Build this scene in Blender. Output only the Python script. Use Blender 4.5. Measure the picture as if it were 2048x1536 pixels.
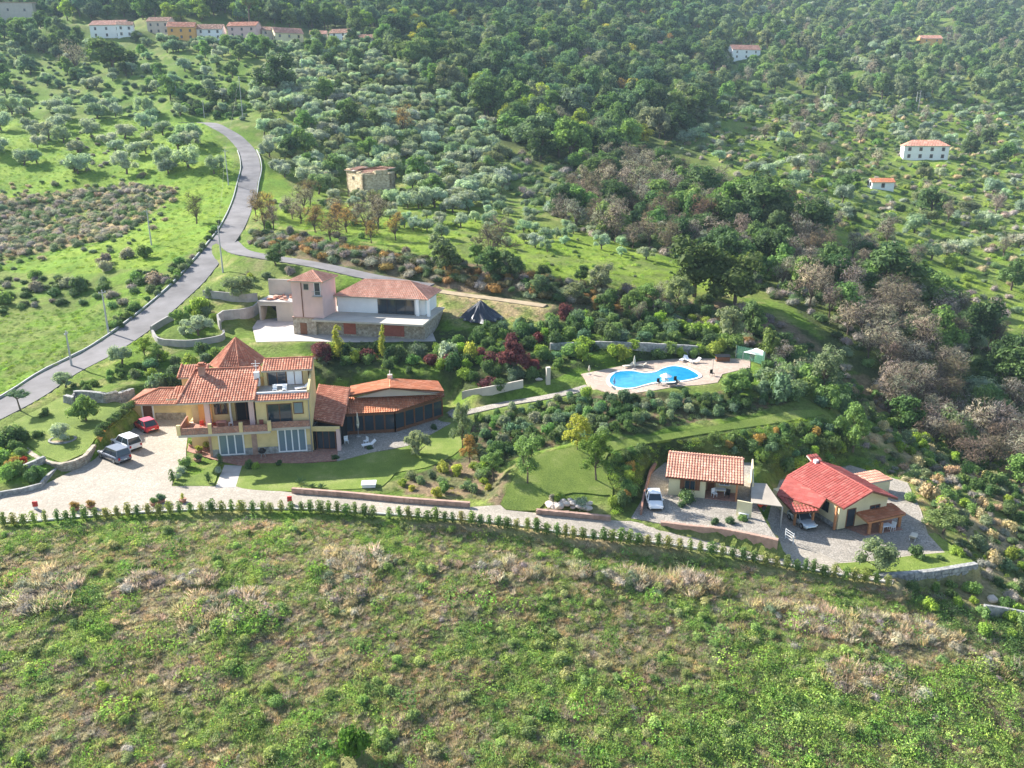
import bpy, bmesh, math, random
import numpy as np
from mathutils import Vector, Matrix, Euler
random.seed(11); rng = np.random.default_rng(11)
SC = bpy.context.scene
for o in list(bpy.data.objects): bpy.data.objects.remove(o)
COL = SC.collection
# ------------------------------------------------------------------ camera
F = 1600.0; CAMZ = 37.0; TH = math.radians(18.0)
cam = bpy.data.cameras.new('camera'); camo = bpy.data.objects.new('camera', cam); COL.objects.link(camo)
camo.location = (0, 0, CAMZ); camo.rotation_euler = (math.radians(90) - TH, 0, 0)
cam.sensor_width = 36; cam.lens = 36 * F / 2048; cam.clip_start = .5; cam.clip_end = 4000
SC.camera = camo
SC.render.resolution_x = 1024; SC.render.resolution_y = 768
# ------------------------------------------------------------------ sky and sun
SUN_AZ = math.radians(57); SUN_EL = math.radians(30.5)          # azimuth from +Y towards -X
w = bpy.data.worlds.new('World'); SC.world = w; w.use_nodes = True
nt = w.node_tree; nt.nodes.clear()
sky = nt.nodes.new('ShaderNodeTexSky'); sky.sky_type = 'NISHITA'; sky.sun_disc = False
sky.sun_elevation = SUN_EL; sky.sun_rotation = -SUN_AZ; sky.air_density = 1.0; sky.dust_density = 1.0; sky.ozone_density = 1.2
bg = nt.nodes.new('ShaderNodeBackground'); bg.inputs[1].default_value = 0.093
ow = nt.nodes.new('ShaderNodeOutputWorld'); nt.links.new(sky.outputs[0], bg.inputs[0]); nt.links.new(bg.outputs[0], ow.inputs[0])
sun = bpy.data.lights.new('sun', 'SUN'); sun.energy = 5.0; sun.angle = math.radians(.6); sun.color = (1, .955, .88)
suno = bpy.data.objects.new('sun', sun); COL.objects.link(suno)
sd = Vector((math.sin(SUN_AZ) * math.cos(SUN_EL), -math.cos(SUN_AZ) * math.cos(SUN_EL), -math.sin(SUN_EL)))
suno.rotation_euler = sd.to_track_quat('-Z', 'Y').to_euler(); suno.location = (-100, 100, 200)
SC.view_settings.view_transform = 'Standard'; SC.view_settings.look = 'None'
SC.view_settings.exposure = 1.6; SC.view_settings.gamma = 1; SC.view_settings.use_curve_mapping = False
SC.cycles.max_bounces = 6; SC.cycles.diffuse_bounces = 3; SC.cycles.glossy_bounces = 2; SC.cycles.transmission_bounces = 3
SC.cycles.transparent_max_bounces = 6; SC.cycles.volume_bounces = 0
SC.cycles.use_denoising = True
SC.cycles.sample_clamp_indirect = 4
# ------------------------------------------------------------------ picture <-> place
sT, cT = math.sin(TH), math.cos(TH)
def atD(px, py, D):
    a = (px - 1024) / F; b = (py - 768) / F
    return Vector((a * D, D * (cT - b * sT), CAMZ - D * (sT + b * cT)))
def at(px, py, z=0.0):
    return atD(px, py, (CAMZ - z) / (sT + (py - 768) / F * cT))
def atf(px, py, zf):
    z = 0.0
    for _ in range(25):
        p = at(px, py, z); z = .5 * z + .5 * float(zf(p.x, p.y))
    p.z = float(zf(p.x, p.y)); return p
def proj(P):
    P = np.asarray(P, float); x = P[..., 0]; y = P[..., 1]; z = P[..., 2] - CAMZ
    D = y * cT - z * sT; dn = -z * cT - y * sT
    Ds = np.where(D > .5, D, .5)
    return np.stack([1024 + F * x / Ds, 768 + F * dn / Ds], -1), D
def hz(P, py):                       # height at which the upright over P shows at row py
    b = (py - 768) / F; Y = P[1]
    # z-CAMZ = -D(sT+b cT), Y = D(cT-b sT)
    return CAMZ - Y * (sT + b * cT) / (cT - b * sT)
# ------------------------------------------------------------------ noise in numpy
def _h(ix, iy, s):
    n = (ix * 374761393 + iy * 668265263 + s * 1442695041) & 0xffffffff
    n = ((n ^ (n >> 13)) * 1274126177) & 0xffffffff
    return ((n ^ (n >> 16)) & 0xffff) / 65535.0
def vnoise(x, y, s=0):
    x = np.asarray(x, float); y = np.asarray(y, float)
    ix = np.floor(x).astype(np.int64); iy = np.floor(y).astype(np.int64); fx = x - ix; fy = y - iy
    fx = fx * fx * (3 - 2 * fx); fy = fy * fy * (3 - 2 * fy)
    a = _h(ix, iy, s) * (1 - fx) + _h(ix + 1, iy, s) * fx; b = _h(ix, iy + 1, s) * (1 - fx) + _h(ix + 1, iy + 1, s) * fx
    return a * (1 - fy) + b * fy
def fbm(x, y, s=0, o=4):
    t = 0; a = .5; n = 0
    for k in range(o):
        t = t + a * vnoise(x * 2 ** k, y * 2 ** k, s + k * 17); n += a; a *= .5
    return t / n
def sstep(a, b, x):
    t = np.clip((np.asarray(x, float) - a) / (b - a), 0, 1); return t * t * (3 - 2 * t)
def inpoly(x, y, poly):
    x = np.asarray(x); y = np.asarray(y); c = np.zeros(x.shape, bool); n = len(poly); j = n - 1
    for i in range(n):
        xi, yi = poly[i][0], poly[i][1]; xj, yj = poly[j][0], poly[j][1]
        if yi != yj:
            m = ((yi > y) != (yj > y)) & (x < (xj - xi) * (y - yi) / (yj - yi) + xi); c ^= m
        j = i
    return c
def segdist(x, y, line):             # distance to a polyline, z interpolated along it
    best = np.full(x.shape, 1e9); zz = np.zeros(x.shape)
    for a, b in zip(line[:-1], line[1:]):
        dx, dy = b[0] - a[0], b[1] - a[1]; L = dx * dx + dy * dy + 1e-9
        t = np.clip(((x - a[0]) * dx + (y - a[1]) * dy) / L, 0, 1)
        d = np.hypot(x - a[0] - t * dx, y - a[1] - t * dy); m = d < best
        best = np.where(m, d, best)
        if len(a) > 2: zz = np.where(m, a[2] + t * (b[2] - a[2]), zz)
    return best, zz
# ------------------------------------------------------------------ the lie of the land
CP = []
def c(px, py, D): CP.append(tuple(atD(px, py, D)))
def cz(px, py, z): CP.append(tuple(at(px, py, z)))
for q in [(-700, 1536, -4.5), (0, 1536, -4.5), (512, 1536, -4.5), (1024, 1536, -5), (1536, 1536, -6.2), (2048, 1536, -8), (2700, 1536, -11),
          (-600, 1250, -2), (0, 1250, -2.2), (512, 1250, -2.2), (1024, 1250, -2.9), (1536, 1300, -5), (2048, 1350, -7.2), (2600, 1350, -10),
          (0, 1085, -.5), (512, 1065, -.5), (1024, 1095, -1.1), (1400, 1150, -3.2), (1700, 1210, -4.4), (1900, 1200, -5.2), (2048, 1230, -6.6),
          (0, 1010, 0), (300, 960, 0), (600, 960, 0), (1000, 1010, -.5), (-400, 950, 0), (2048, 1100, -8), (1980, 1000, -6.5), (2400, 1100, -11),
          (60, 900, 1.0), (180, 850, 1.6), (0, 870, 1.2), (450, 880, 0), (700, 870, 0), (900, 850, .2), (1000, 870, .2), (900, 960, -.2),
          (1150, 970, .1), (1300, 900, 1.0), (1600, 830, 1.0), (1350, 960, -1.5), (1650, 960, -2.6), (1850, 1000, -3.8), (1760, 870, -2.5),
          (1200, 760, 3), (1500, 725, 3), (1350, 745, 3), (700, 760, 2.5), (900, 740, 3.4), (1000, 750, 3), (1080, 700, 4.5), (1300, 690, 4.6),
          (1500, 690, 3.2), (1620, 760, .5), (250, 790, 2.6), (350, 740, 3.2), (550, 690, 4.8), (700, 680, 5), (850, 670, 5), (560, 640, 6),
          (960, 640, 6.2), (1100, 640, 6.2), (1300, 640, 5.2), (430, 640, 6.2), (350, 690, 4.6), (1700, 800, -4.0), (1780, 930, -5), (1620, 700, 1.0)]: cz(*q)
for q in [(-300, 760, 116), (100, 770, 112), (0, 830, 101), (200, 700, 122), (300, 640, 133), (385, 560, 150), (470, 450, 185), (495, 330, 235), (430, 245, 288),
          (0, 700, 125), (100, 640, 140), (0, 560, 165), (150, 500, 182), (280, 530, 162), (0, 400, 230), (200, 400, 228), (400, 380, 222),
          (0, 300, 275), (200, 280, 285), (0, 200, 350), (300, 180, 345), (500, 180, 340), (0, 120, 410), (200, 110, 410), (450, 110, 400),
          (700, 120, 390), (200, 70, 440), (600, 90, 420), (0, 0, 560), (500, 0, 580), (600, 525, 152), (760, 555, 145), (950, 585, 140), (700, 480, 168),
          (600, 350, 245), (750, 390, 226), (800, 300, 275), (900, 420, 205), (1000, 250, 320), (1000, 150, 420), (1000, 50, 560), (1000, 0, 650),
          (900, 500, 160), (1100, 560, 146), (1200, 500, 175), (1200, 400, 232), (1300, 570, 150), (1400, 300, 310), (1400, 200, 420), (1400, 100, 560),
          (1400, 0, 760), (1850, 315, 340), (1765, 375, 290), (1900, 600, 185), (1900, 480, 232), (2048, 700, 162), (1900, 850, 128), (2048, 960, 114),
          (1600, 450, 215), (1600, 590, 155), (1720, 690, 138), (1500, 560, 162), (2048, 300, 390), (2048, 150, 560), (2048, 0, 900), (1700, 0, 850),
          (0, -200, 900), (1024, -200, 1050), (2048, -200, 1300), (-600, 700, 130), (-600, 400, 230), (-600, 200, 350), (-600, 0, 560), (-600, -200, 900),
          (2700, 900, 130), (2700, 700, 170), (2700, 300, 400), (2700, 0, 900), (2700, -200, 1300)]: c(*q)
for q in [(-120, 0, -12), (0, 0, -12), (120, 0, -17), (-120, 30, -8), (130, 30, -14), (-60, 20, -9), (60, 20, -11), (0, -60, -18)]: CP.append(q)
CPa = np.array(CP); SCL = 100.0
def _phi(r): return np.where(r > 1e-9, r * r * np.log(np.maximum(r, 1e-9)), 0)
def _rbf():
    x = CPa[:, 0] / SCL; y = CPa[:, 1] / SCL; n = len(x)
    A = np.zeros((n + 3, n + 3)); A[:n, :n] = _phi(np.hypot(x[:, None] - x, y[:, None] - y)) + np.eye(n) * 4e-4
    Pm = np.stack([np.ones(n), x, y], 1); A[:n, n:] = Pm; A[n:, :n] = Pm.T
    return np.linalg.solve(A, np.concatenate([CPa[:, 2], np.zeros(3)]))
WR = _rbf()
def base_z(X, Y):
    X = np.asarray(X, float); Y = np.asarray(Y, float); sh = X.shape; x = X.ravel() / SCL; y = Y.ravel() / SCL; z = np.zeros(x.shape)
    for i in range(len(CPa)):
        r2 = (x - CPa[i, 0] / SCL) ** 2 + (y - CPa[i, 1] / SCL) ** 2
        z += WR[i] * .5 * r2 * np.log(np.maximum(r2, 1e-12))
    z += WR[-3] + WR[-2] * x + WR[-1] * y
    return z.reshape(sh)
ys = [-30.0]
while ys[-1] < 1250:
    y_ = ys[-1]; ys.append(y_ + (1.2 if y_ < 35 else .55 if y_ < 128 else min(.55 + (y_ - 128) * .0155, 14)))
YS = np.array(ys); NC = 441; US = np.linspace(-1, 1, NC)
def halfw(Y): return 60 + .82 * np.maximum(Y, 0)
GX = US[None, :] * halfw(YS)[:, None]; GY = np.repeat(YS[:, None], NC, 1)
GZ = base_z(GX, GY)
amp = np.interp(GY, [0, 60, 130, 300, 700], [.7, .7, .7, 3.5, 14])
GZ += amp * (fbm(GX / 26, GY / 26, 3, 4) - .5) * 1.3 + (fbm(GX / 3.2, GY / 3.2, 9, 3) - .5) * .55
GZ += np.interp(GY, [200, 500, 900], [0, 8, 30]) * (fbm(GX / 120, GY / 120, 5, 3) - .5)
def gz(X, Y):
    X = np.asarray(X, float); Y = np.asarray(Y, float)
    i = np.clip(np.searchsorted(YS, Y) - 1, 0, len(YS) - 2); t = np.clip((Y - YS[i]) / (YS[i + 1] - YS[i]), 0, 1)
    def row(ii):
        u = np.clip((X / halfw(YS[ii]) + 1) * .5 * (NC - 1), 0, NC - 1.001); k = u.astype(int); f = u - k
        return GZ[ii, k] * (1 - f) + GZ[ii, k + 1] * f
    return row(i) * (1 - t) + row(i + 1) * t
_DS = np.exp(np.linspace(math.log(38), math.log(1400), 1400))
def hit(px, py):                      # where a sight line meets the ground
    a = (px - 1024) / F; b = (py - 768) / F
    X = a * _DS; Y = _DS * (cT - b * sT); Z = CAMZ - _DS * (sT + b * cT)
    m = np.nonzero(Z < gz(X, Y))[0]
    if len(m) == 0: k = len(_DS) - 1; return Vector((X[k], Y[k], float(gz(X[k], Y[k]))))
    k = max(m[0], 1); lo, hi = _DS[k - 1], _DS[k]
    for _ in range(14):
        mid = .5 * (lo + hi); p = atD(px, py, mid)
        if p.z < gz(p.x, p.y): hi = mid
        else: lo = mid
    p = atD(px, py, hi); p.z = float(gz(p.x, p.y)); return p
def spline(pts, step=1.5):
    pts = [Vector(p) for p in pts]; out = []
    P = [2 * pts[0] - pts[1]] + pts + [2 * pts[-1] - pts[-2]]
    for i in range(1, len(P) - 2):
        n = max(1, int((P[i + 1] - P[i]).length / step))
        for k in range(n):
            t = k / n; a, b, c_, d = P[i - 1:i + 3]
            out.append(.5 * ((2 * b) + (c_ - a) * t + (2 * a - 5 * b + 4 * c_ - d) * t * t + (3 * b - a - 3 * c_ + d) * t ** 3))
    out.append(pts[-1]); return out
# ------------------------------------------------------------------ level places cut into the land
def drive_z(x, y=0): return -3.6 * sstep(-8, 36, x)
def const(z): return lambda x, y: z + 0 * np.asarray(x, float)
def lawnmid_z(x, y): return 1.0 - .131 * (np.asarray(x) - 11.1) + .269 * (np.asarray(y) - 85.3)
def garden_z(x, y): return 1.1 + .07 * (np.asarray(y) - 88)
FEAT = []
def pad(px, zf, blend, drop=.3, soft=False):
    W = [atf(p[0], p[1], zf) for p in px]
    if soft: W = spline(W[-2:] + W + W[:2], 1.2); a_ = len(W); n0 = min(range(a_ // 3), key=lambda i: (W[i] - atf(px[0][0], px[0][1], zf)).length); n1_ = max(range(2 * a_ // 3, a_), key=lambda i: -(W[i] - atf(px[0][0], px[0][1], zf)).length); W = W[n0:n1_]; W = [Vector((p.x, p.y, float(zf(p.x, p.y)))) for p in W]
    FEAT.append(('p', W, zf, blend, drop)); return W
HEDGE_PX = [(-160, 1062), (0, 1052), (60, 1050), (170, 1040), (282, 1032), (407, 1026), (520, 1025), (619, 1026), (728, 1033), (805, 1038), (960, 1050), (1053, 1061),
            (1148, 1077), (1285, 1090), (1426, 1110), (1562, 1136), (1695, 1160), (1785, 1174)]
HEDGE = [atf(p[0], p[1], lambda x, y: drive_z(x) - .1) for p in HEDGE_PX]
low = [(p[0], p[1] - 6) for p in HEDGE_PX]
DRIVE_PX = low + [(1788, 1160), (1700, 1144), (1683, 1140), (1673, 1127), (1746, 1122), (1834, 1110), (1890, 1105), (1856, 1068), (1842, 1020), (1815, 965), (1700, 930), (1560, 960), (1545, 1000), (1533, 1047),
           (1556, 1083), (1443, 1062), (1322, 1050), (1285, 1042), (1244, 1042), (1221, 1040), (1074, 1026), (1012, 1020), (1001, 1010), (940, 1014), (793, 999), (585, 985), (470, 972), (424, 972),
           (343, 972), (352, 945), (372, 925), (372, 900), (378, 850), (367, 836), (265, 834), (222, 868), (192, 915), (142, 943), (82, 972), (0, 991), (-160, 1015)]
W_drive = pad(DRIVE_PX, drive_z, 2.0)
W_lawnF = pad([(484, 928), (600, 927), (674, 923), (744, 905), (815, 892), (905, 845), (925, 830), (945, 845), (930, 885), (905, 911), (852, 935), (790, 946), (765, 972), (659, 980), (585, 983), (470, 972)], const(0), 2, soft=True)
W_house = pad([(384, 905), (430, 922), (600, 927), (674, 923), (744, 905), (815, 892), (905, 845), (925, 830), (900, 800), (700, 800), (400, 800), (280, 820), (262, 836), (367, 838)], const(0), 3)
W_lawnM = pad([(1001, 1008), (1018, 975), (1040, 935), (1065, 915), (1090, 905), (1216, 884), (1400, 857), (1600, 820), (1645, 828), (1560, 845), (1430, 864), (1290, 888), (1216, 908), (1213, 935), (1216, 960), (1225, 990), (1146, 985), (1093, 1002), (1075, 1021), (1012, 1019)], lawnmid_z, 2.5, soft=True)
W_yard2 = pad([(1262, 1036), (1285, 997), (1299, 950), (1330, 925), (1502, 925), (1507, 997), (1533, 1047), (1556, 1080), (1443, 1059), (1322, 1047), (1289, 1040)], const(-1.5), 1.0)
W_deck = pad([(1162, 748), (1247, 731), (1277, 723), (1355, 717), (1428, 717), (1501, 717), (1500, 735), (1445, 748), (1435, 765), (1396, 770), (1355, 772), (1311, 780), (1247, 789), (1220, 787), (1191, 777), (1175, 765)], const(3.0), 2.5)
W_upper = pad([(505, 655), (515, 640), (590, 632), (850, 625), (872, 682), (700, 684), (600, 682), (512, 684)], const(5.0), 2.5)
W_garden = pad([(51, 885), (88, 912), (124, 926), (172, 905), (190, 878), (225, 852), (262, 826), (262, 812), (240, 806), (150, 806), (130, 790), (60, 826), (15, 850), (25, 872)], garden_z, .8)
W_lawnR = pad([(1673, 1127), (1746, 1122), (1834, 1110), (1890, 1105), (1856, 1068), (1870, 1066), (1953, 1128), (1860, 1140), (1751, 1151), (1690, 1143)], drive_z, .8)
def lane(px, hw, blend, smooth=6, zs=None):
    P = [hit(*p) for p in px]
    if zs is not None:
        P = [at(p[0], p[1], z) for p, z in zip(px, zs)]
    L = spline(P, 2.0)
    z = np.array([p.z for p in L]); k = np.ones(2 * smooth + 1) / (2 * smooth + 1); z2 = np.convolve(np.pad(z, smooth, 'edge'), k, 'valid')
    for p, q in zip(L, z2): p.z = q
    FEAT.append(('l', L, hw, blend)); return L
ROAD = lane([(-250, 925), (-120, 872), (0, 817), (60, 787), (120, 752), (190, 708), (260, 665), (325, 615), (382, 560), (428, 505), (462, 460), (484, 415), (496, 370), (502, 330), (493, 300), (470, 275), (440, 254), (405, 243), (360, 246)], 2.7, 4)
LANE = lane([(455, 480), (480, 506), (540, 512), (600, 521), (660, 534), (720, 549), (790, 563), (860, 576)], 2.2, 3)
TRACK = lane([(860, 576), (930, 588), (1010, 600), (1090, 617)], 1.3, 3)
PPATH = lane([(900, 836), (950, 822), (1010, 808), (1080, 797), (1140, 783), (1178, 768)], .9, 1.5, 3, [0, .5, 1.1, 1.8, 2.5, 3.0])
for f in FEAT:
    if f[0] == 'p':
        _, W, zf, bl, drop = f; xs = [p.x for p in W]; yy = [p.y for p in W]
        m = (GX > min(xs) - bl - 1) & (GX < max(xs) + bl + 1) & (GY > min(yy) - bl - 1) & (GY < max(yy) + bl + 1)
        x, y = GX[m], GY[m]; ins = inpoly(x, y, W); d, _ = segdist(x, y, W + [W[0]]); z = zf(x, y)
        wt = np.where(ins, 1, 1 - sstep(.3, bl, d)); g = GZ[m]
        g = g * (1 - wt) + (z - .06) * wt; g = np.where(ins & (d > .35), z - drop, g); GZ[m] = g
    else:
        _, L, hw, bl = f; xs = [p.x for p in L]; yy = [p.y for p in L]
        m = (GX > min(xs) - bl - hw - 1) & (GX < max(xs) + bl + hw + 1) & (GY > min(yy) - bl - hw - 1) & (GY < max(yy) + bl + hw + 1)
        x, y = GX[m], GY[m]; d, z = segdist(x, y, L); wt = 1 - sstep(hw + .2, hw + bl, d); g = GZ[m]
        g = g * (1 - wt) + (z - .06) * wt; g = np.where(d < hw - .3, z - .3, g); GZ[m] = g
# ------------------------------------------------------------------ material helpers
MATS = {}
def nodemat(name, rough=.8, spec=.25):
    m = bpy.data.materials.new(name); m.use_nodes = True; n = m.node_tree; b = n.nodes['Principled BSDF']
    b.inputs['Roughness'].default_value = rough; b.inputs['Specular IOR Level'].default_value = spec; MATS[name] = m
    return m, n, b
def N(n, t, **kw):
    x = n.nodes.new(t)
    for k, v in kw.items(): setattr(x, k, v)
    return x
def ramp(n, src, stops):
    r = N(n, 'ShaderNodeValToRGB'); e = r.color_ramp.elements
    while len(e) > 2: e.remove(e[-1])
    e[0].position, e[0].color = stops[0][0], (*stops[0][1], 1); e[1].position, e[1].color = stops[1][0], (*stops[1][1], 1)
    for p, c_ in stops[2:]: k = e.new(p); k.color = (*c_, 1)
    n.links.new(src, r.inputs[0]); return r.outputs[0]
def noise_tex(n, scale, detail=4, rough=.6, coord='Object', dist=0):
    tc = N(n, 'ShaderNodeTexCoord'); t = N(n, 'ShaderNodeTexNoise'); t.inputs['Scale'].default_value = scale; t.inputs['Detail'].default_value = detail
    t.inputs['Roughness'].default_value = rough; t.inputs['Distortion'].default_value = dist
    n.links.new(tc.outputs[coord], t.inputs['Vector']); return t.outputs['Fac']
def mixc(n, fac, a, b, mode='MIX'):
    x = N(n, 'ShaderNodeMix', data_type='RGBA', blend_type=mode)
    for s, v in ((0, fac), (6, a), (7, b)):
        if hasattr(v, 'is_output'): n.links.new(v, x.inputs[s])
        else: x.inputs[s].default_value = v if s == 0 else (*v, 1)
    return x.outputs[2]
def bump(n, b, src, strength=.5, dist=.05):
    x = N(n, 'ShaderNodeBump'); x.inputs['Strength'].default_value = strength; x.inputs['Distance'].default_value = dist
    n.links.new(src, x.inputs['Height']); n.links.new(x.outputs[0], b.inputs['Normal'])
def plain(name, colr, rough=.7, var=.12, scale=1.5, spec=.25, metal=0, bmp=0):
    m, n, b = nodemat(name, rough, spec); b.inputs['Metallic'].default_value = metal
    f = noise_tex(n, scale, 5); lo = tuple(x * (1 - var) for x in colr); hi = tuple(min(1, x * (1 + var)) for x in colr)
    n.links.new(ramp(n, f, [(.3, lo), (.7, hi)]), b.inputs['Base Color'])
    if bmp: bump(n, b, noise_tex(n, scale * 12, 3), bmp, .02)
    return m
def paved(name, c1, c2, joint, size=.35, rough=.85):
    m, n, b = nodemat(name, rough, .15); tc = N(n, 'ShaderNodeTexCoord')
    v = N(n, 'ShaderNodeTexVoronoi', feature='DISTANCE_TO_EDGE'); v.inputs['Scale'].default_value = 1 / size; n.links.new(tc.outputs['Object'], v.inputs['Vector'])
    v2 = N(n, 'ShaderNodeTexVoronoi'); v2.inputs['Scale'].default_value = 1 / size; n.links.new(tc.outputs['Object'], v2.inputs['Vector'])
    sep = N(n, 'ShaderNodeSeparateColor'); n.links.new(v2.outputs['Color'], sep.inputs[0])
    colr = ramp(n, sep.outputs[0], [(.0, c1), (1, c2)])
    big = ramp(n, noise_tex(n, .22, 5), [(.3, (.8, .8, .78)), (.7, (1.12, 1.1, 1.08))])
    colr = mixc(n, 1.0, colr, big, 'MULTIPLY')
    j = ramp(n, v.outputs['Distance'], [(.03, (1, 1, 1)), (.09, (0, 0, 0))])
    n.links.new(mixc(n, j, colr, joint), b.inputs['Base Color']); inv = N(n, 'ShaderNodeInvert'); n.links.new(j, inv.inputs[1]); bump(n, b, inv.outputs[0], .6, .02)
    return m
def grassm(name, a, b_, c_, scale=.5):
    m, n, b = nodemat(name, .9, .1); f = noise_tex(n, scale, 8, .7); f2 = noise_tex(n, 9, 4, .7)
    colr = ramp(n, f, [(.3, a), (.52, b_), (.75, c_)]); k = ramp(n, f2, [(.3, (.5, .55, .5)), (.7, (1.4, 1.3, 1.3))])
    n.links.new(mixc(n, 1, colr, k, 'MULTIPLY'), b.inputs['Base Color']); bump(n, b, f2, 1.0, .12)
    return m
M_pave = paved('drive_paving', (.35, .31, .255), (.45, .4, .335), (.29, .255, .21), .3)
M_cobble = paved('cobble', (.3, .27, .23), (.42, .38, .33), (.2, .18, .155), .28)
M_terra = paved('terracotta_paving', (.36, .17, .12), (.48, .27, .2), (.25, .16, .13), .35)
M_conc = plain('pale_concrete', (.45, .41, .37), .85, .2, .6, bmp=.3)
M_deckm = paved('pool_deck_stone', (.4, .31, .25), (.48, .39, .32), (.35, .27, .22), .5)
M_asph = plain('asphalt', (.165, .155, .155), .85, .32, .22, bmp=.4)
M_dirt = plain('dirt_track', (.36, .28, .18), .9, .25, .7, bmp=.5)
M_lawn = grassm('lawn_grass', (.12, .18, .04), (.19, .26, .055), (.33, .35, .13), .22)
M_stucco = plain('yellow_stucco', (.68, .53, .26), .85, .16, .6)
M_stuccoo = plain('orange_stucco', (.72, .38, .12), .85, .08, .8)
M_cream = plain('cream_stucco', (.68, .6, .38), .85, .09, .8)
M_white = plain('white_plaster', (.8, .8, .79), .8, .05, .8)
M_off = plain('offwhite_plaster', (.5, .45, .38), .85, .12, .5)
M_pink = plain('pink_plaster', (.66, .46, .42), .85, .07, .6)
M_wood = plain('brown_wood', (.17, .075, .04), .6, .2, 3)
M_woodl = plain('orange_wood', (.45, .2, .09), .6, .2, 3)
M_redpl = plain('red_brick_infill', (.32, .1, .07), .8, .2, 2)
M_frame = plain('white_frame', (.8, .8, .8), .4, .03, 2, .4)
M_metal = plain('grey_metal', (.35, .36, .37), .45, .1, 2, .5, .6)
M_dark = plain('painted_room_shade', (.02, .02, .022), .6, .3, 2)  # near-black colour stands in for the shade inside rooms and openings
M_black = plain('black_plastic', (.015, .015, .017), .45, .2, 2, .4)
M_plast = plain('white_plastic', (.8, .8, .8), .35, .03, 2, .4)
M_cloth = plain('beige_cloth', (.62, .56, .44), .9, .08, 2)
M_clothw = plain('white_cloth', (.82, .82, .82), .9, .03, 2)
M_red = plain('red_paint', (.42, .025, .02), .5, .1, 2, .4)
M_curb = plain('pink_stone_kerb', (.4, .26, .2), .85, .25, 1.5, bmp=.5)
M_pole = plain('pole_concrete', (.42, .42, .4), .8, .1, 2)
M_bark = plain('bark', (.13, .1, .075), .95, .3, 6, bmp=.5)
m, n, b = nodemat('window_glass', .06, .6); b.inputs['Base Color'].default_value = (.03, .045, .06, 1); M_glass = m
m, n, b = nodemat('pale_glass', .15, .6); b.inputs['Base Color'].default_value = (.16, .22, .26, 1); M_glassl = m
def stonem(name, a, b_, size=.3):
    m, n, b = nodemat(name, .9, .1); tc = N(n, 'ShaderNodeTexCoord')
    v = N(n, 'ShaderNodeTexVoronoi'); v.inputs['Scale'].default_value = 1 / size; n.links.new(tc.outputs['Object'], v.inputs['Vector'])
    sep = N(n, 'ShaderNodeSeparateColor'); n.links.new(v.outputs['Color'], sep.inputs[0]); colr = ramp(n, sep.outputs[0], [(0, a), (1, b_)])
    k = ramp(n, noise_tex(n, 2.5, 6, .7), [(.25, (.55, .55, .55)), (.7, (1.2, 1.2, 1.2))])
    n.links.new(mixc(n, 1, colr, k, 'MULTIPLY'), b.inputs['Base Color']); bump(n, b, v.outputs['Distance'], .8, .06); return m
M_stone = stonem('rubble_stone', (.3, .25, .19), (.5, .44, .35))
M_stoneg = stonem('grey_stone', (.25, .25, .24), (.44, .43, .4))
M_ruin = stonem('ruin_stone', (.42, .33, .2), (.62, .53, .36), .4)
def tilem(name, a, b_, c_):
    m, n, b = nodemat(name, .8, .15); at_ = N(n, 'ShaderNodeAttribute', attribute_name='v')
    colr = ramp(n, at_.outputs['Fac'], [(0, a), (.55, b_), (1, c_)]); k = ramp(n, noise_tex(n, .5, 6, .65), [(.3, (.72, .7, .68)), (.7, (1.18, 1.15, 1.1))])
    n.links.new(mixc(n, 1, colr, k, 'MULTIPLY'), b.inputs['Base Color']); return m
M_tile = tilem('terracotta_tiles', (.42, .16, .1), (.53, .22, .14), (.6, .31, .21))
M_tileo = tilem('orange_tiles', (.56, .2, .1), (.64, .25, .13), (.68, .33, .2))
M_tilep = tilem('pale_tiles', (.52, .25, .18), (.58, .3, .22), (.64, .38, .29))
M_tiler = tilem('red_sheet', (.31, .075, .065), (.34, .09, .08), (.4, .13, .11))
M_tileold = tilem('weathered_tiles', (.26, .15, .11), (.42, .22, .15), (.55, .36, .26))
def ptile(n): pass
# ------------------------------------------------------------------ object helpers
def props(o, label=None, cat=None, group=None, kind=None):
    if label: o['label'] = label
    if cat: o['category'] = cat
    if group: o['group'] = group
    if kind: o['kind'] = kind
    return o
def empty(name, loc, rz=0, label=None, cat=None, group=None):
    o = bpy.data.objects.new(name, None); COL.objects.link(o); o.location = loc; o.rotation_euler = (0, 0, rz); o.empty_display_size = .3
    return props(o, label, cat, group)
def mesh_obj(name, V, Fc, mat, parent=None, smooth=False, loc=None, attr=None, mi=None):
    me = bpy.data.meshes.new(name); me.from_pydata([tuple(v) for v in V], [], Fc)
    for m_ in (mat if isinstance(mat, (list, tuple)) else [mat]): me.materials.append(m_)
    if attr is not None: a = me.attributes.new('v', 'FLOAT', 'FACE'); a.data.foreach_set('value', np.asarray(attr, np.float32))
    if mi is not None: me.polygons.foreach_set('material_index', np.asarray(mi, np.int32))
    if smooth: me.polygons.foreach_set('use_smooth', [True] * len(me.polygons))
    me.update(); o = bpy.data.objects.new(name, me); COL.objects.link(o); o.parent = parent
    if loc is not None: o.location = loc
    return o
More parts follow.
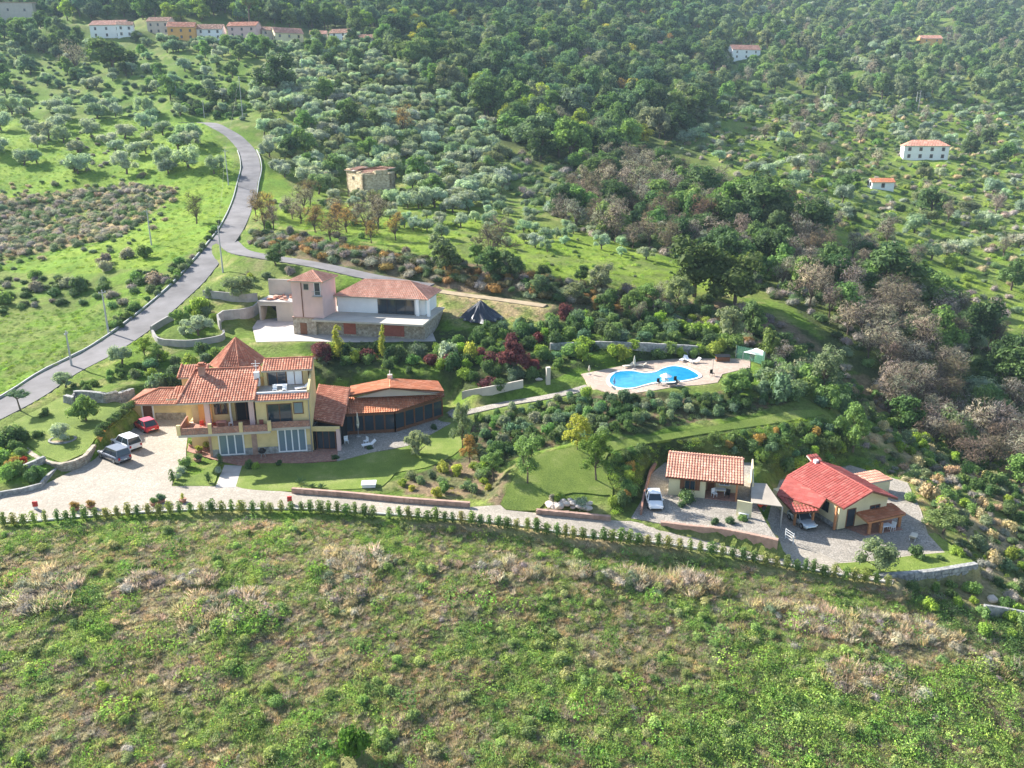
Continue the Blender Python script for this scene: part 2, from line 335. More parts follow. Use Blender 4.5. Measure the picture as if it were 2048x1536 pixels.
class G:                             # gathers simple solids for ONE mesh
    def __init__(s): s.V = []; s.F = []; s.A = []; s.M = []
    def add(s, V, Fc, a=0, m=0):
        k = len(s.V); s.V += [tuple(v) for v in V]; s.F += [tuple(i + k for i in f) for f in Fc]; s.A += [a] * len(Fc); s.M += [m] * len(Fc); return s
    def box(s, x0, x1, y0, y1, z0, z1, a=0, m=0):
        return s.add([(x0, y0, z0), (x1, y0, z0), (x1, y1, z0), (x0, y1, z0), (x0, y0, z1), (x1, y0, z1), (x1, y1, z1), (x0, y1, z1)],
                     [(0, 3, 2, 1), (4, 5, 6, 7), (0, 1, 5, 4), (1, 2, 6, 5), (2, 3, 7, 6), (3, 0, 4, 7)], a, m)
    def obox(s, c_, r, L, Wd, H, m=0, a=0, tilt=0):   # box centred at c_, turned by r
        M_ = Matrix.Translation(c_) @ Matrix.Rotation(r, 4, 'Z') @ Matrix.Rotation(tilt, 4, 'Y')
        V = [M_ @ Vector((x * L / 2, y * Wd / 2, z * H / 2)) for x, y, z in [(-1, -1, -1), (1, -1, -1), (1, 1, -1), (-1, 1, -1), (-1, -1, 1), (1, -1, 1), (1, 1, 1), (-1, 1, 1)]]
        return s.add(V, [(0, 3, 2, 1), (4, 5, 6, 7), (0, 1, 5, 4), (1, 2, 6, 5), (2, 3, 7, 6), (3, 0, 4, 7)], a, m)
    def tube(s, p, q, r0, r1=None, n=8, cap=True, m=0, a=0):
        p = Vector(p); q = Vector(q); r1 = r0 if r1 is None else r1; d = (q - p).normalized()
        u = d.cross(Vector((0, 0, 1)) if abs(d.z) < .9 else Vector((1, 0, 0))).normalized(); v = d.cross(u); V = []
        for P_, r in ((p, r0), (q, r1)):
            for k in range(n): t = 2 * math.pi * k / n; V.append(P_ + (u * math.cos(t) + v * math.sin(t)) * r)
        Fc = [(k, (k + 1) % n, n + (k + 1) % n, n + k) for k in range(n)]
        if cap: Fc += [tuple(range(n))[::-1], tuple(range(n, 2 * n))]
        return s.add(V, Fc, a, m)
    def prism(s, poly, z0, z1, m=0, a=0):            # plan polygon, z0/z1 number or list
        n = len(poly); a0 = z0 if isinstance(z0, (list, tuple)) else [z0] * n; a1 = z1 if isinstance(z1, (list, tuple)) else [z1] * n
        V = [(p[0], p[1], z) for p, z in zip(poly, a0)] + [(p[0], p[1], z) for p, z in zip(poly, a1)]
        return s.add(V, [tuple(range(n))[::-1], tuple(range(n, 2 * n))] + [(k, (k + 1) % n, n + (k + 1) % n, n + k) for k in range(n)], a, m)
    def obj(s, name, mat, parent=None, smooth=False, loc=None): return mesh_obj(name, s.V, s.F, mat, parent, smooth, loc, s.A, s.M)
def sheet(name, W, zf, mat, lift=.0, cell=2.5, thick=.3, label=None, off=None):
    """a paved or grassed surface: plan polygon cut into cells and laid on its level"""
    bm = bmesh.new(); f = bm.faces.new([bm.verts.new((p[0], p[1], 0)) for p in W]); bm.normal_update()
    if f.normal.z < 0: f.normal_flip()
    xs = [p[0] for p in W]; yy = [p[1] for p in W]
    for ax, lo, hi in ((0, min(xs), max(xs)), (1, min(yy), max(yy))):
        v = lo + cell
        while v < hi:
            co = (v, 0, 0) if ax == 0 else (0, v, 0); no = (1, 0, 0) if ax == 0 else (0, 1, 0)
            bmesh.ops.bisect_plane(bm, geom=bm.verts[:] + bm.edges[:] + bm.faces[:], plane_co=co, plane_no=no, dist=1e-4); v += cell
    bmesh.ops.triangulate(bm, faces=bm.faces[:])
    for v in bm.verts: v.co.z = float(zf(v.co.x, v.co.y)) + lift
    be = [e for e in bm.edges if e.is_boundary]; r = bmesh.ops.extrude_edge_only(bm, edges=be)
    for v in [g for g in r['geom'] if isinstance(g, bmesh.types.BMVert)]: v.co.z -= thick
    bmesh.ops.recalc_face_normals(bm, faces=bm.faces[:])
    me = bpy.data.meshes.new(name); bm.to_mesh(me); bm.free(); me.materials.append(mat); o = bpy.data.objects.new(name, me); COL.objects.link(o)
    o['kind'] = 'structure'
    if label: o['label'] = label
    return o
def ribbon(name, L, hw, mat, lift=0, off=0, thick=.3, kind='structure', width=None):
    V = []; Fc = []; n = len(L)
    for i, p in enumerate(L):
        t = (L[min(i + 1, n - 1)] - L[max(i - 1, 0)]); t.z = 0; t.normalize(); s_ = Vector((t.y, -t.x, 0))
        a = p + s_ * (off - hw); b_ = p + s_ * (off + hw)
        V += [(a.x, a.y, a.z + lift - thick), (a.x, a.y, a.z + lift), (b_.x, b_.y, b_.z + lift), (b_.x, b_.y, b_.z + lift - thick)]
    for i in range(n - 1):
        k = 4 * i
        for j in range(3): Fc.append((k + j, k + j + 4, k + j + 5, k + j + 1))
        if thick > .35: Fc.append((k + 3, k + 7, k + 4, k))
    Fc += [(3, 2, 1, 0), (4 * n - 4, 4 * n - 3, 4 * n - 2, 4 * n - 1)]
    Fc = [f[::-1] for f in Fc]
    o = mesh_obj(name, V, Fc, mat)
    if kind: o['kind'] = kind
    return o
# ================================================================== GROUND
PXY, PD = proj(np.stack([GX, GY, GZ], -1)); PX, PY = PXY[..., 0], PXY[..., 1]
jx = PX + (fbm(GX / 4, GY / 4, 31, 3) - .5) * 50 * np.clip(90 / np.maximum(PD, 1), .2, 1.6); jy = PY + (fbm(GX / 4, GY / 4, 32, 3) - .5) * 26 * np.clip(90 / np.maximum(PD, 1), .2, 1.6)
n1 = fbm(GX / 9, GY / 9, 41, 4); n2 = fbm(GX / 2.2, GY / 2.2, 42, 3); n3 = fbm(GX / 30, GY / 30, 43, 3)
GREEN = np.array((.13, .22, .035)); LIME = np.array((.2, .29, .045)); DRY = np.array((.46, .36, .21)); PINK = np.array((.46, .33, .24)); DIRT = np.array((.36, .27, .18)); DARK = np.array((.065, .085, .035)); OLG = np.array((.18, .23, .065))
def mixn(a, b_, t): return a * (1 - t[..., None]) + b_ * t[..., None]
GC = mixn(GREEN, OLG, sstep(.35, .65, n1)); GC = mixn(GC, DRY, sstep(.55, .8, n2) * .4)
# foreground field: weeds on dry earth
m = jy > 1045; fg = mixn(OLG * 1.1, DRY * .9, sstep(.42, .62, n1)); fg = mixn(fg, np.array((.3, .3, .13)), sstep(.5, .68, n2)); fg = mixn(fg, DIRT, sstep(.55, .7, fbm(GX / 5, GY / 5, 77, 3)) * .6)
fg = np.where((jy > 1330)[..., None], mixn(fg, DIRT, np.full(GX.shape, .35)), fg)
GC = np.where(m[..., None], fg, GC)
REG = [  # (polygon in the picture, first colour, second colour, share)
    ([(-400, 240), (400, 225), (470, 330), (440, 470), (300, 520), (0, 560), (-400, 600)], GREEN * 1.25, LIME, .5),
    ([(-400, 130), (500, 120), (520, 240), (400, 235), (0, 240), (-400, 250)], GREEN * 1.1, OLG, .4),
    ([(-400, 400), (0, 400), (120, 385), (250, 370), (360, 375), (300, 430), (240, 480), (100, 500), (0, 530), (-400, 560)], OLG, DRY * .8, .5),
    ([(-400, 560), (0, 540), (150, 500), (330, 440), (430, 380), (480, 330), (470, 430), (400, 520), (320, 540), (0, 560)], LIME, GREEN * 1.3, .45),
    ([(-400, 545), (0, 545), (150, 545), (330, 530), (420, 480), (390, 540), (330, 590), (200, 700), (0, 810), (-400, 900)], GREEN * 1.1, OLG, .5),
    ([(505, 330), (560, 350), (640, 430), (560, 440), (500, 430)], LIME, GREEN * 1.3, .4),
    ([(560, 390), (800, 390), (1000, 420), (1200, 470), (1440, 560), (1440, 590), (1200, 570), (1000, 540), (850, 510), (700, 470), (560, 450)], LIME * 1.0, OLG, .4),
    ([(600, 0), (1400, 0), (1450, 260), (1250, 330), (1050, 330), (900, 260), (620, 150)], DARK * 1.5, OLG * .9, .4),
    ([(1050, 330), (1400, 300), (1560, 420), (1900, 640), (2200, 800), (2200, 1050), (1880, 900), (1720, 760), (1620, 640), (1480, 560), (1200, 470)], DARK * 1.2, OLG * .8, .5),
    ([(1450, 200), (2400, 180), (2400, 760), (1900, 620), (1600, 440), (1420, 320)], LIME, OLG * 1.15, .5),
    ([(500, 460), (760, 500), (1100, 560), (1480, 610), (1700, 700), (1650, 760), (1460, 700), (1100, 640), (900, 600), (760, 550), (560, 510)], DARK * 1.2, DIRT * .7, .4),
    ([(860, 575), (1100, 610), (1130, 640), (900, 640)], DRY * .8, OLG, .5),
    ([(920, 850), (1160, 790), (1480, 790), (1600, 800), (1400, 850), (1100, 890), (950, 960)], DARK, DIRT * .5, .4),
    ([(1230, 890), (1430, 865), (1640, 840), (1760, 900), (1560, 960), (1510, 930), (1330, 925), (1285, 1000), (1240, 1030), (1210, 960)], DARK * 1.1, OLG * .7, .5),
    ([(860, 940), (960, 900), (1010, 950), (1000, 1010), (780, 990)], DARK * 1.6, DIRT * .7, .5),  # slope beside the front lawn: shadow painted in as darker earth
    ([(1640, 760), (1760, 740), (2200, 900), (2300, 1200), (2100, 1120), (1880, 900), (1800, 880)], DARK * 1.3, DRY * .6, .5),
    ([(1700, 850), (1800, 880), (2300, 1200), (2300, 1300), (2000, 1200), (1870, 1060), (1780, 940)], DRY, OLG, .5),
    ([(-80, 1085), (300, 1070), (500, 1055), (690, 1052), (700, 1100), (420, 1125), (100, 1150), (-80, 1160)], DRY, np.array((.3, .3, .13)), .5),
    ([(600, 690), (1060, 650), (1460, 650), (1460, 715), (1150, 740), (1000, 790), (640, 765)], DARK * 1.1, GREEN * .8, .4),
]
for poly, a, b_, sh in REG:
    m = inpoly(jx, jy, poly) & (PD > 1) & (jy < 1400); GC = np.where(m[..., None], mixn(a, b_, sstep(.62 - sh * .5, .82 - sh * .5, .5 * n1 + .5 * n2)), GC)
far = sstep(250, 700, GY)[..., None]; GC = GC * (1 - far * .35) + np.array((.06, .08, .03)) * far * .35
m, n, b = nodemat('ground_cover', .95, .05)
at_ = N(n, 'ShaderNodeAttribute', attribute_name='gcol'); k1 = ramp(n, noise_tex(n, 1.7, 8, .75), [(.3, (.5, .52, .48)), (.7, (1.4, 1.35, 1.3))]); k2 = ramp(n, noise_tex(n, .09, 6, .6), [(.35, (.75, .8, .8)), (.65, (1.2, 1.15, 1.1))])
n.links.new(mixc(n, 1, mixc(n, 1, at_.outputs['Color'], k1, 'MULTIPLY'), k2, 'MULTIPLY'), b.inputs['Base Color']); bump(n, b, noise_tex(n, 2.6, 6, .7), 1.0, .35)
M_ground = m
me = bpy.data.meshes.new('ground'); nr, nc = GX.shape
idx = np.arange(nr * nc).reshape(nr, nc); quads = np.stack([idx[:-1, :-1], idx[:-1, 1:], idx[1:, 1:], idx[1:, :-1]], -1).reshape(-1, 4)
me.vertices.add(nr * nc); me.vertices.foreach_set('co', np.stack([GX, GY, GZ], -1).astype(np.float32).ravel())
me.loops.add(quads.size); me.loops.foreach_set('vertex_index', quads.astype(np.int32).ravel()); me.polygons.add(len(quads))
me.polygons.foreach_set('loop_start', np.arange(0, quads.size, 4, dtype=np.int32)); me.update(calc_edges=True)
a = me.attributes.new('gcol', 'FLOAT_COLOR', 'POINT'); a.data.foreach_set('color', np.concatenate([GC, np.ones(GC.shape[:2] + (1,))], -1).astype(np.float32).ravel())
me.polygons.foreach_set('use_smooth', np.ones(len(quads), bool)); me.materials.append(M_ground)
o = bpy.data.objects.new('ground', me); COL.objects.link(o); o['kind'] = 'structure'; o['label'] = 'hilly ground of meadow, scrub and dry field around the villas'
# ================================================================== ROADS, PAVING, LAWNS
ribbon('road', ROAD, 2.6, M_asph, .0)['label'] = 'grey asphalt road winding up the hill on the left'
ribbon('side_road', LANE, 2.1, M_asph, .03)['label'] = 'narrow asphalt lane passing behind the pink towered house'
ribbon('dirt_track', TRACK, 1.2, M_dirt, .03)
ribbon('pool_path', PPATH, .85, M_cobble, .05)['label'] = 'stone path rising from the veranda to the pool'
sheet('paved_drive', W_drive, drive_z, M_pave, 0, label='pale paved drive and forecourt with parked cars')
Lw = [hit(p[0], p[1]) for p in [(0, 0)]]
sheet('front_lawn', W_lawnF, const(0), M_lawn, .012); sheet('middle_lawn', W_lawnM, lawnmid_z, M_lawn, .03)
sheet('lower_yard', W_yard2, const(-1.5), M_cobble, .0, thick=1.6); sheet('pool_deck', W_deck, const(3.0), M_deckm, .0, thick=.8)
sheet('upper_courtyard', W_upper, const(5.0), M_conc, .0); sheet('garden_lawn', W_garden, garden_z, M_lawn, .02); sheet('corner_lawn', W_lawnR, drive_z, M_lawn, .02)
def flat(name, px, z, mat, lift, **k): return sheet(name, [at(p[0], p[1], z) for p in px], const(z), mat, lift, **k)
flat('veranda_patio', [(676, 899), (683, 866), (791, 860), (885, 831), (905, 818), (922, 824), (930, 832), (905, 845), (860, 870), (815, 892), (744, 905), (674, 923)], 0, M_cobble, .03, thick=.1)
flat('terracotta_patio', [(374, 902), (380, 880), (427, 880), (620, 890), (684, 890), (676, 921), (600, 926), (500, 927), (484, 932), (424, 918)], 0, M_terra, .022, thick=.1)
flat('front_walk', [(449, 930), (484, 932), (471, 975), (430, 976)], 0, M_conc, .02, thick=.1)
flat('small_lawn', [(363, 938), (385, 933), (440, 934), (428, 972), (347, 972), (352, 955)], 0, M_lawn, .03, thick=.15)
# the yard in front of the red-roofed bungalow is cobbled
sheet('bungalow_yard', [atf(p[0], p[1], drive_z) for p in [(1560, 1084), (1548, 1050), (1560, 965), (1700, 935), (1812, 968), (1838, 1020), (1853, 1070), (1880, 1100), (1834, 1107), (1746, 1119), (1676, 1124), (1640, 1105), (1590, 1090)]], drive_z, M_cobble, .012, thick=.1)
# kerb walls and low walls
def wall_line(name, P, h, th, mat, label, cat='wall', group=None, top=None, z0=-.3, step=1.0, wob=0, parent=None):
    L = spline(P, step) if step else [Vector(p) for p in P]; V = []; Fc = []; n_ = len(L)
    for i, p in enumerate(L):
        t = L[min(i + 1, n_ - 1)] - L[max(i - 1, 0)]; t.z = 0; t.normalize(); s_ = Vector((t.y, -t.x, 0)) * th / 2; hh = (h[min(i * len(h) // n_, len(h) - 1)] if isinstance(h, list) else h) + random.uniform(-wob, wob)
        a = p - s_; b2 = p + s_; V += [(a.x, a.y, p.z + z0), (a.x, a.y, p.z + hh), (b2.x, b2.y, p.z + hh), (b2.x, b2.y, p.z + z0)]
    for i in range(n_ - 1):
        k = 4 * i
        for j in range(4): Fc.append((k + j, k + (j + 1) % 4, k + 4 + (j + 1) % 4, k + 4 + j))
    Fc += [(0, 3, 2, 1), (4 * n_ - 4, 4 * n_ - 3, 4 * n_ - 2, 4 * n_ - 1)]
    base = Vector(P[len(P) // 2]); V = [(x - base.x, y - base.y, z - base.z) for x, y, z in V]
    o = mesh_obj(name, V, Fc, mat, parent, loc=None if parent else base)
    if not parent: props(o, label, cat, group)
    return o, L
def stones(o, L, h, th, mat, size=.38):
    """rubble stones standing proud of both faces of a wall"""
    g = G(); base = o.location; acc = 0; hh0 = h if not isinstance(h, list) else max(h)
    for i in range(len(L) - 1):
        p, q = L[i], L[i + 1]; t = q - p; ln = t.length; t = t / ln; s_ = Vector((t.y, -t.x, 0)).normalized(); r = math.atan2(t.y, t.x); k = 0
        hh = h if not isinstance(h, list) else h[min(i * len(h) // len(L), len(h) - 1)]
        nr_ = max(1, int(hh / (size * .6)))
        for j in range(nr_):
            x = random.uniform(0, size * .5)
            while x < ln:
                wd = size * random.uniform(.6, 1.2); zc = p.z + (j + .5) * hh / nr_
                for sg in (1, -1):
                    cpos = p + t * x + s_ * sg * (th / 2) - base; cpos.z = zc - base.z
                    g.obox(cpos, r, wd * .9, .12 * random.uniform(.5, 1.4), hh / nr_ * .88, a=random.random())
                x += wd
    s2 = g.obj('stone', mat, o); s2['kind'] = 'stuff'; return s2
K1, L1 = wall_line('kerb_wall', [atf(p[0], p[1], drive_z) for p in [(585, 985), (700, 994), (793, 1003), (870, 1009), (940, 1014)]], .55, .35, M_curb, 'long low reddish stone wall between drive and front lawn', group='low kerb walls along the drive'); stones(K1, L1, .5, .35, M_curb, .5)
K2, L2 = wall_line('kerb_wall', [atf(p[0], p[1], drive_z) for p in [(1074, 1027), (1140, 1033), (1221, 1041)]], .5, .35, M_curb, 'short low reddish wall below the heap of pale rocks', group='low kerb walls along the drive'); stones(K2, L2, .45, .35, M_curb, .5)
K3, L3 = wall_line('kerb_wall', [atf(p[0], p[1], lambda x, y: -1.5) for p in [(1322, 1048), (1380, 1055), (1443, 1061), (1500, 1072), (1556, 1084)]], .3, .35, M_curb, 'low reddish retaining wall holding the yard of the orange-roofed cottage', z0=-2.2, group='low kerb walls along the drive'); stones(K3, L3, .3, .35, M_curb, .5)
W1, LW1 = wall_line('garden_wall', [atf(p[0], p[1], drive_z) for p in [(45, 905), (70, 925), (95, 938), (124, 943), (150, 938), (172, 927), (190, 905)]], 1.0, .45, M_stone, 'curved rubble wall holding up the round garden lawn', group=None, wob=.05); stones(W1, LW1, 1.0, .45, M_stone)
W2, LW2 = wall_line('yellow_garden_wall', [at(p[0], p[1], 0) for p in [(200, 895), (222, 872), (266, 838)]], 2.0, .3, M_stuccoo, 'yellow retaining wall under a hedge beside the parked cars', step=0)
W3, LW3 = wall_line('stone_terrace_wall', [hit(p[0], p[1]) for p in [(133, 808), (150, 812), (152, 800), (200, 803), (212, 806), (240, 804), (268, 795)]], 1.3, .5, M_stoneg, 'grey rubble terrace wall in the upper garden left of the garage', wob=.05); stones(W3, LW3, 1.3, .5, M_stoneg)
W4, LW4 = wall_line('low_garden_wall', [atf(p[0], p[1], lambda x, y: 0.0) for p in [(-60, 1012), (0, 992), (45, 985), (82, 975), (92, 962), (118, 940)]], .5, .3, M_stoneg, 'low grey wall edging the drive at the far left', wob=.03)
W5, LW5 = wall_line('garden_step_wall', [hit(p[0], p[1]) for p in [(15, 948), (48, 944), (90, 925)]], .8, .4, M_stoneg, 'short stone wall beside the red flowering plants', wob=.03); stones(W5, LW5, .8, .4, M_stoneg)
W6, LW6 = wall_line('corner_stone_wall', [atf(p[0], p[1], drive_z) for p in [(1751, 1152), (1800, 1149), (1860, 1143), (1920, 1134), (1952, 1129)]], .15, .5, M_stoneg, 'dark stone retaining wall under the lawn corner on the right', z0=-1.8, wob=.04)
for sgz in (-1.6, -.75):
    LL = [Vector((p.x, p.y - .02, p.z + sgz)) for p in LW6]; stones(W6, LL, .8, .5, M_stoneg, .45)
P7 = [hit(p[0], p[1]) for p in [(1965, 1232), (2005, 1238), (2048, 1246), (2120, 1256)]]
W7, LW7 = wall_line('block_wall', P7, 1.2, .3, M_stoneg, 'pale block wall at the lower right edge')
Pm = [LW4[0]]
# upper concrete walls
M_grc = plain('grey_concrete', (.34, .32, .3), .9, .22, .8, bmp=.4); gcw = 'curved concrete walls left of the pink house'
wall_line('concrete_wall', [hit(p[0], p[1] + 6) for p in [(408, 590), (450, 594), (495, 598), (516, 596)]], 1.4, .3, M_grc, 'straight concrete wall beside the small garden below the road', group=gcw)
wall_line('concrete_wall', [hit(p[0], p[1]) for p in [(442, 660), (437, 648), (448, 640), (480, 637), (508, 630), (522, 618)]], 1.6, .3, M_grc, 'tall curved concrete wall left of the bunker garage', group=gcw)
wall_line('concrete_wall', [hit(p[0], p[1]) for p in [(303, 666), (325, 652), (347, 640)]], 1.1, .3, M_grc, 'short concrete wall along the road bend', group=gcw)
wall_line('concrete_wall', [hit(p[0], p[1]) for p in [(306, 672), (318, 688), (345, 692), (390, 692), (444, 682), (448, 672)]], 1.0, .3, M_grc, 'long low concrete wall with rounded end above the road', group=gcw)
# road edges
def offset(L, d, dz=0):
    out = []
    for i, p in enumerate(L):
        t = L[min(i + 1, len(L) - 1)] - L[max(i - 1, 0)]; t.z = 0; t.normalize(); out.append(p + Vector((t.y, -t.x, 0)) * d + Vector((0, 0, dz)))
    return out
RP = proj(np.array([tuple(p) for p in ROAD]))[0]
iL = [i for i in range(len(ROAD)) if RP[i][1] > 300]; iR = [i for i in range(len(ROAD)) if 300 < RP[i][1] < 420]
wall_line('road_parapet', offset([ROAD[i] for i in iL], -2.95)[::4], .25, .2, M_pole, 'low pale parapet along the left edge of the road', cat='parapet', wob=.03)
wall_line('road_parapet', offset([ROAD[i] for i in iR], 2.95)[::3], .4, .2, M_pole, 'short white parapet on the right side of the upper road bend', cat='parapet', wob=.03)
# balustrade wall by the path to the pool
wall_line('path_wall', [hit(p[0], p[1]) for p in [(925, 798), (965, 790), (1005, 783), (1046, 775)]], 1.1, .25, M_off, 'pale low wall above the path leading to the pool', wob=.04)
wall_line('gate_pier', [hit(1092, 768), hit(1100, 767)], 2.4, .6, M_off, 'single pale pier beside the path to the pool', cat='pier', step=0)
wall_line('hillside_wall', [hit(p[0], p[1]) for p in [(1100, 700), (1200, 697), (1300, 700), (1400, 706)]], 1.1, .4, M_stoneg, 'long mossy terrace wall above the pool', wob=.05)
# low wall and rail the hedge stands on
wall_line('hedge_kerb', [p + Vector((0, .55, .05)) for p in HEDGE], .16, .2, M_pole, 'low concrete kerb running behind the sapling hedge', cat='kerb')
# ================================================================== BUILDINGS
def tiles(name, mat, P, parent, pitch=.3, row=.45, ampl=.075, old=0):
    """rows of curved roof tiles over a flat polygon; P[0]->P[1] is the eave"""
    P = [Vector(p) for p in P]; e = (P[1] - P[0]).normalized(); nrm = e.cross(P[-1] - P[0]).normalized()
    if nrm.z < 0: nrm = -nrm
    s = nrm.cross(e)
    if s.z < 0: s = -s
    Q = [((p - P[0]).dot(e), (p - P[0]).dot(s)) for p in P]; e0 = min(q[0] for q in Q); e1 = max(q[0] for q in Q)
    nC = max(2, int((e1 - e0) / pitch)) * 4; pr = [0, .75, 1, .75]; prof = []
    def span(ev):
        ss = []
        for i in range(len(Q)):
            a, b2 = Q[i], Q[(i + 1) % len(Q)]
            if abs(a[0] - b2[0]) < 1e-9: continue
            if min(a[0], b2[0]) - 1e-6 <= ev <= max(a[0], b2[0]) + 1e-6: ss.append(a[1] + (b2[1] - a[1]) * (ev - a[0]) / (b2[0] - a[0]))
        return (min(ss), max(ss)) if len(ss) > 1 else (0, 0)
    V = []; Fc = []; A = []; smin = min(q[1] for q in Q); smax = max(q[1] for q in Q); nR = int((smax - smin) / row) + 1
    cols = [e0 + (e1 - e0) * k / nC for k in range(nC + 1)]; sp = [span(min(max(x, e0 + 1e-4), e1 - 1e-4)) for x in cols]
    for k in range(nC):
        h0, h1 = pr[k % 4] * ampl, pr[(k + 1) % 4] * ampl
        for j in range(nR):
            lo, hi = smin + j * row, smin + (j + 1) * row; a0, a1 = max(lo, sp[k][0]), min(hi, sp[k][1]); b0, b1 = max(lo, sp[k + 1][0]), min(hi, sp[k + 1][1])
            if a1 - a0 < 1e-3 and b1 - b0 < 1e-3: continue
            a1 = max(a0, a1); b1 = max(b0, b1); rnd = _h(np.int64(k // 4), np.int64(j), 5)
            if old and _h(np.int64(k // 4), np.int64(j), 9) < old: continue
            i0 = len(V)
            V += [P[0] + e * cols[k] + s * a0 + nrm * (h0 + .05), P[0] + e * cols[k + 1] + s * b0 + nrm * (h1 + .05), P[0] + e * cols[k + 1] + s * b1 + nrm * (h1 + .012), P[0] + e * cols[k] + s * a1 + nrm * (h0 + .012)]
            Fc.append((i0, i0 + 1, i0 + 2, i0 + 3)); A.append(float(rnd))
    if parent is not None and parent.type != 'EMPTY': off = Vector(parent.location); V = [v - off for v in V]
    t = mesh_obj(name, V, Fc, mat, parent, attr=A); t['kind'] = 'stuff'; return t
def roof(parent, P, mat, off=Vector((0, 0, 0)), th=.16, under=None, ridges=(), **k):
    """roof part: a slab with tiles on it and ridge caps; P world or local points, off is taken away"""
    P = [Vector(p) - off for p in P]; nrm = (P[1] - P[0]).cross(P[-1] - P[0]).normalized()
    if nrm.z < 0: nrm = -nrm
    n_ = len(P); V = P + [p - nrm * th for p in P]; Fc = [tuple(range(n_)), tuple(range(2 * n_ - 1, n_ - 1, -1))] + [(i, n_ + i, n_ + (i + 1) % n_, (i + 1) % n_) for i in range(n_)]
    r = mesh_obj('roof', V, Fc, under or M_off, parent); tiles('roof_tiles', mat, P, r, **k)
    if ridges:
        g = G()
        for a, b2 in ridges:
            a = Vector(a) - off; b2 = Vector(b2) - off; nn = max(1, int((b2 - a).length / .45))
            for i in range(nn): g.tube(a.lerp(b2, i / nn), a.lerp(b2, (i + 1.08) / nn), .13, .11, 7, a=random.random())
        rr = g.obj('ridge_cap', mat, r); rr['kind'] = 'stuff'
    return r
def window(parent, u0, u1, z0, z1, v, mat=None, glass=None, nx=2, nz=1, face='f', name='window', fw=.08, label=None):
    """window or door on a wall plane: frame bars round glass; face f: plane v=const, s: plane u=const"""
    mat = mat or M_frame; glass = glass or M_glass; g = G(); d = .06
    def bx(g_, a0, a1, b0, b1, dd0, dd1):
        if face == 'f': g_.box(a0, a1, v - dd1, v - dd0, b0, b1)
        elif face == 'l': g_.box(v - dd1, v - dd0, a0, a1, b0, b1)
        else: g_.box(v + dd0, v + dd1, a0, a1, b0, b1)
    bx(g, u0 - fw, u1 + fw, z1, z1 + fw, .003, d); bx(g, u0 - fw, u1 + fw, z0 - fw, z0, .003, d); bx(g, u0 - fw, u0, z0, z1, .003, d); bx(g, u1, u1 + fw, z0, z1, .003, d)
    for i in range(1, nx): x = u0 + (u1 - u0) * i / nx; bx(g, x - fw / 2, x + fw / 2, z0, z1, .003, d)
    for i in range(1, nz): x = z0 + (z1 - z0) * i / nz; bx(g, u0, u1, x - .025, x + .025, .004, d - .01)
    f = g.obj(name, mat, parent)
    for i in range(nx):
        a = u0 + (u1 - u0) * i / nx + .03; b2 = u0 + (u1 - u0) * (i + 1) / nx - .03; p = G(); bx(p, a, b2, z0 + .01, z1 - .01, .002, .025); p.obj('pane', glass, f)
    if label: f['label'] = label
    return f
def frame_of(pa, pb, z):
    a, b2 = at(*pa, z), at(*pb, z); return a, math.atan2(b2.y - a.y, b2.x - a.x), (b2 - a).length
# ---- main villa
O, R_, Lw = frame_of((427, 914), (620, 903), 0)
V_ = empty('villa', O, R_, 'large yellow villa with terracotta roof, balconies and top terrace', 'house')
g = G(); g.box(0, 11.2, 0, 9, 0, 3.3).box(-3, 0, 3.2, 9, 0, 3.3).box(5.3, 11.2, .02, 8.5, 3.3, 6.9).box(-2.4, 5.3, 2.6, 8.5, 3.3, 6.95).box(-4.6, -1, 8.3, 12, 0, 7.4)
g.box(5.8, 11, 4.5, 8, 6.9, 9.0).prism([(11.2, .3), (11.45, .3), (11.45, 8), (11.2, 8)], 0, [7.6, 7.6, 9.3, 9.3]); g.obj('wall', M_stucco, V_)
g = G(); g.box(-2.42, -2.4, 2.7, 8.4, 3.5, 6.8).box(-1.6, -.1, 2.3, 2.6, 3.4, 6.6).obj('sunlit_wall_tint', M_stuccoo, V_)  # orange panels: sunlight on the left-facing wall put into their colour
G().box(-.3, 0, -.05, .3, 0, 3.3).obj('brick_pier', M_curb, V_); G().box(4.5, 5.1, -.06, .1, 0, 3.2).obj('brick_pier', M_curb, V_)
g = G(); g.box(0.01, 11.19, -.05, .0, 0, .9).obj('stone_plinth', M_stoneg, V_)
g = G(); g.box(-3.2, 6.9, -1.4, 3.2, 3.12, 3.4).box(6.9, 11.3, -.6, .3, 3.12, 3.4).box(5.3, 11.3, -.1, 4.5, 6.9, 7.02); g.obj('balcony_slab', M_off, V_)
g = G(); g.box(-3.1, 6.8, -1.3, 2.55, 3.4, 3.43).obj('balcony_floor', M_terra, V_)
for a_, b_ in ((-3.1, .1), (.5, 3.5), (3.9, 6.7)): G().box(a_, b_, -1.36, -1.2, 3.4, 4.2).obj('parapet', M_terra, V_)
G().box(6.9, 11.3, -.56, -.42, 3.4, 4.15).obj('parapet', M_terra, V_); G().box(-3.18, -3.02, -1.2, 3, 3.4, 4.2).obj('parapet', M_terra, V_)
for x in (-3.1, .3, 3.7, 6.85): G().box(x - .2, x + .2, -1.42, -1.1, 3.4, 4.6).obj('parapet_post', M_stucco, V_)
for x in (-.1, 4.8): G().box(x - .28, x + .28, 0, .5, 3.43, 6.7).obj('porch_column', M_pink, V_)
G().box(1.9, 2.1, 2.2, 2.5, 3.43, 6.7).obj('porch_column', M_white, V_)
G().box(-2.6, 5.25, -.25, .2, 6.65, 6.98).obj('porch_beam', M_off, V_)
window(V_, 2.6, 4.9, 3.5, 6.0, 2.6, M_wood, M_dark, 2, label='balcony doorway under the porch, panes painted as dark opening'); window(V_, .2, 1.6, 4.4, 6.0, 2.6, M_wood, M_glass, 2)
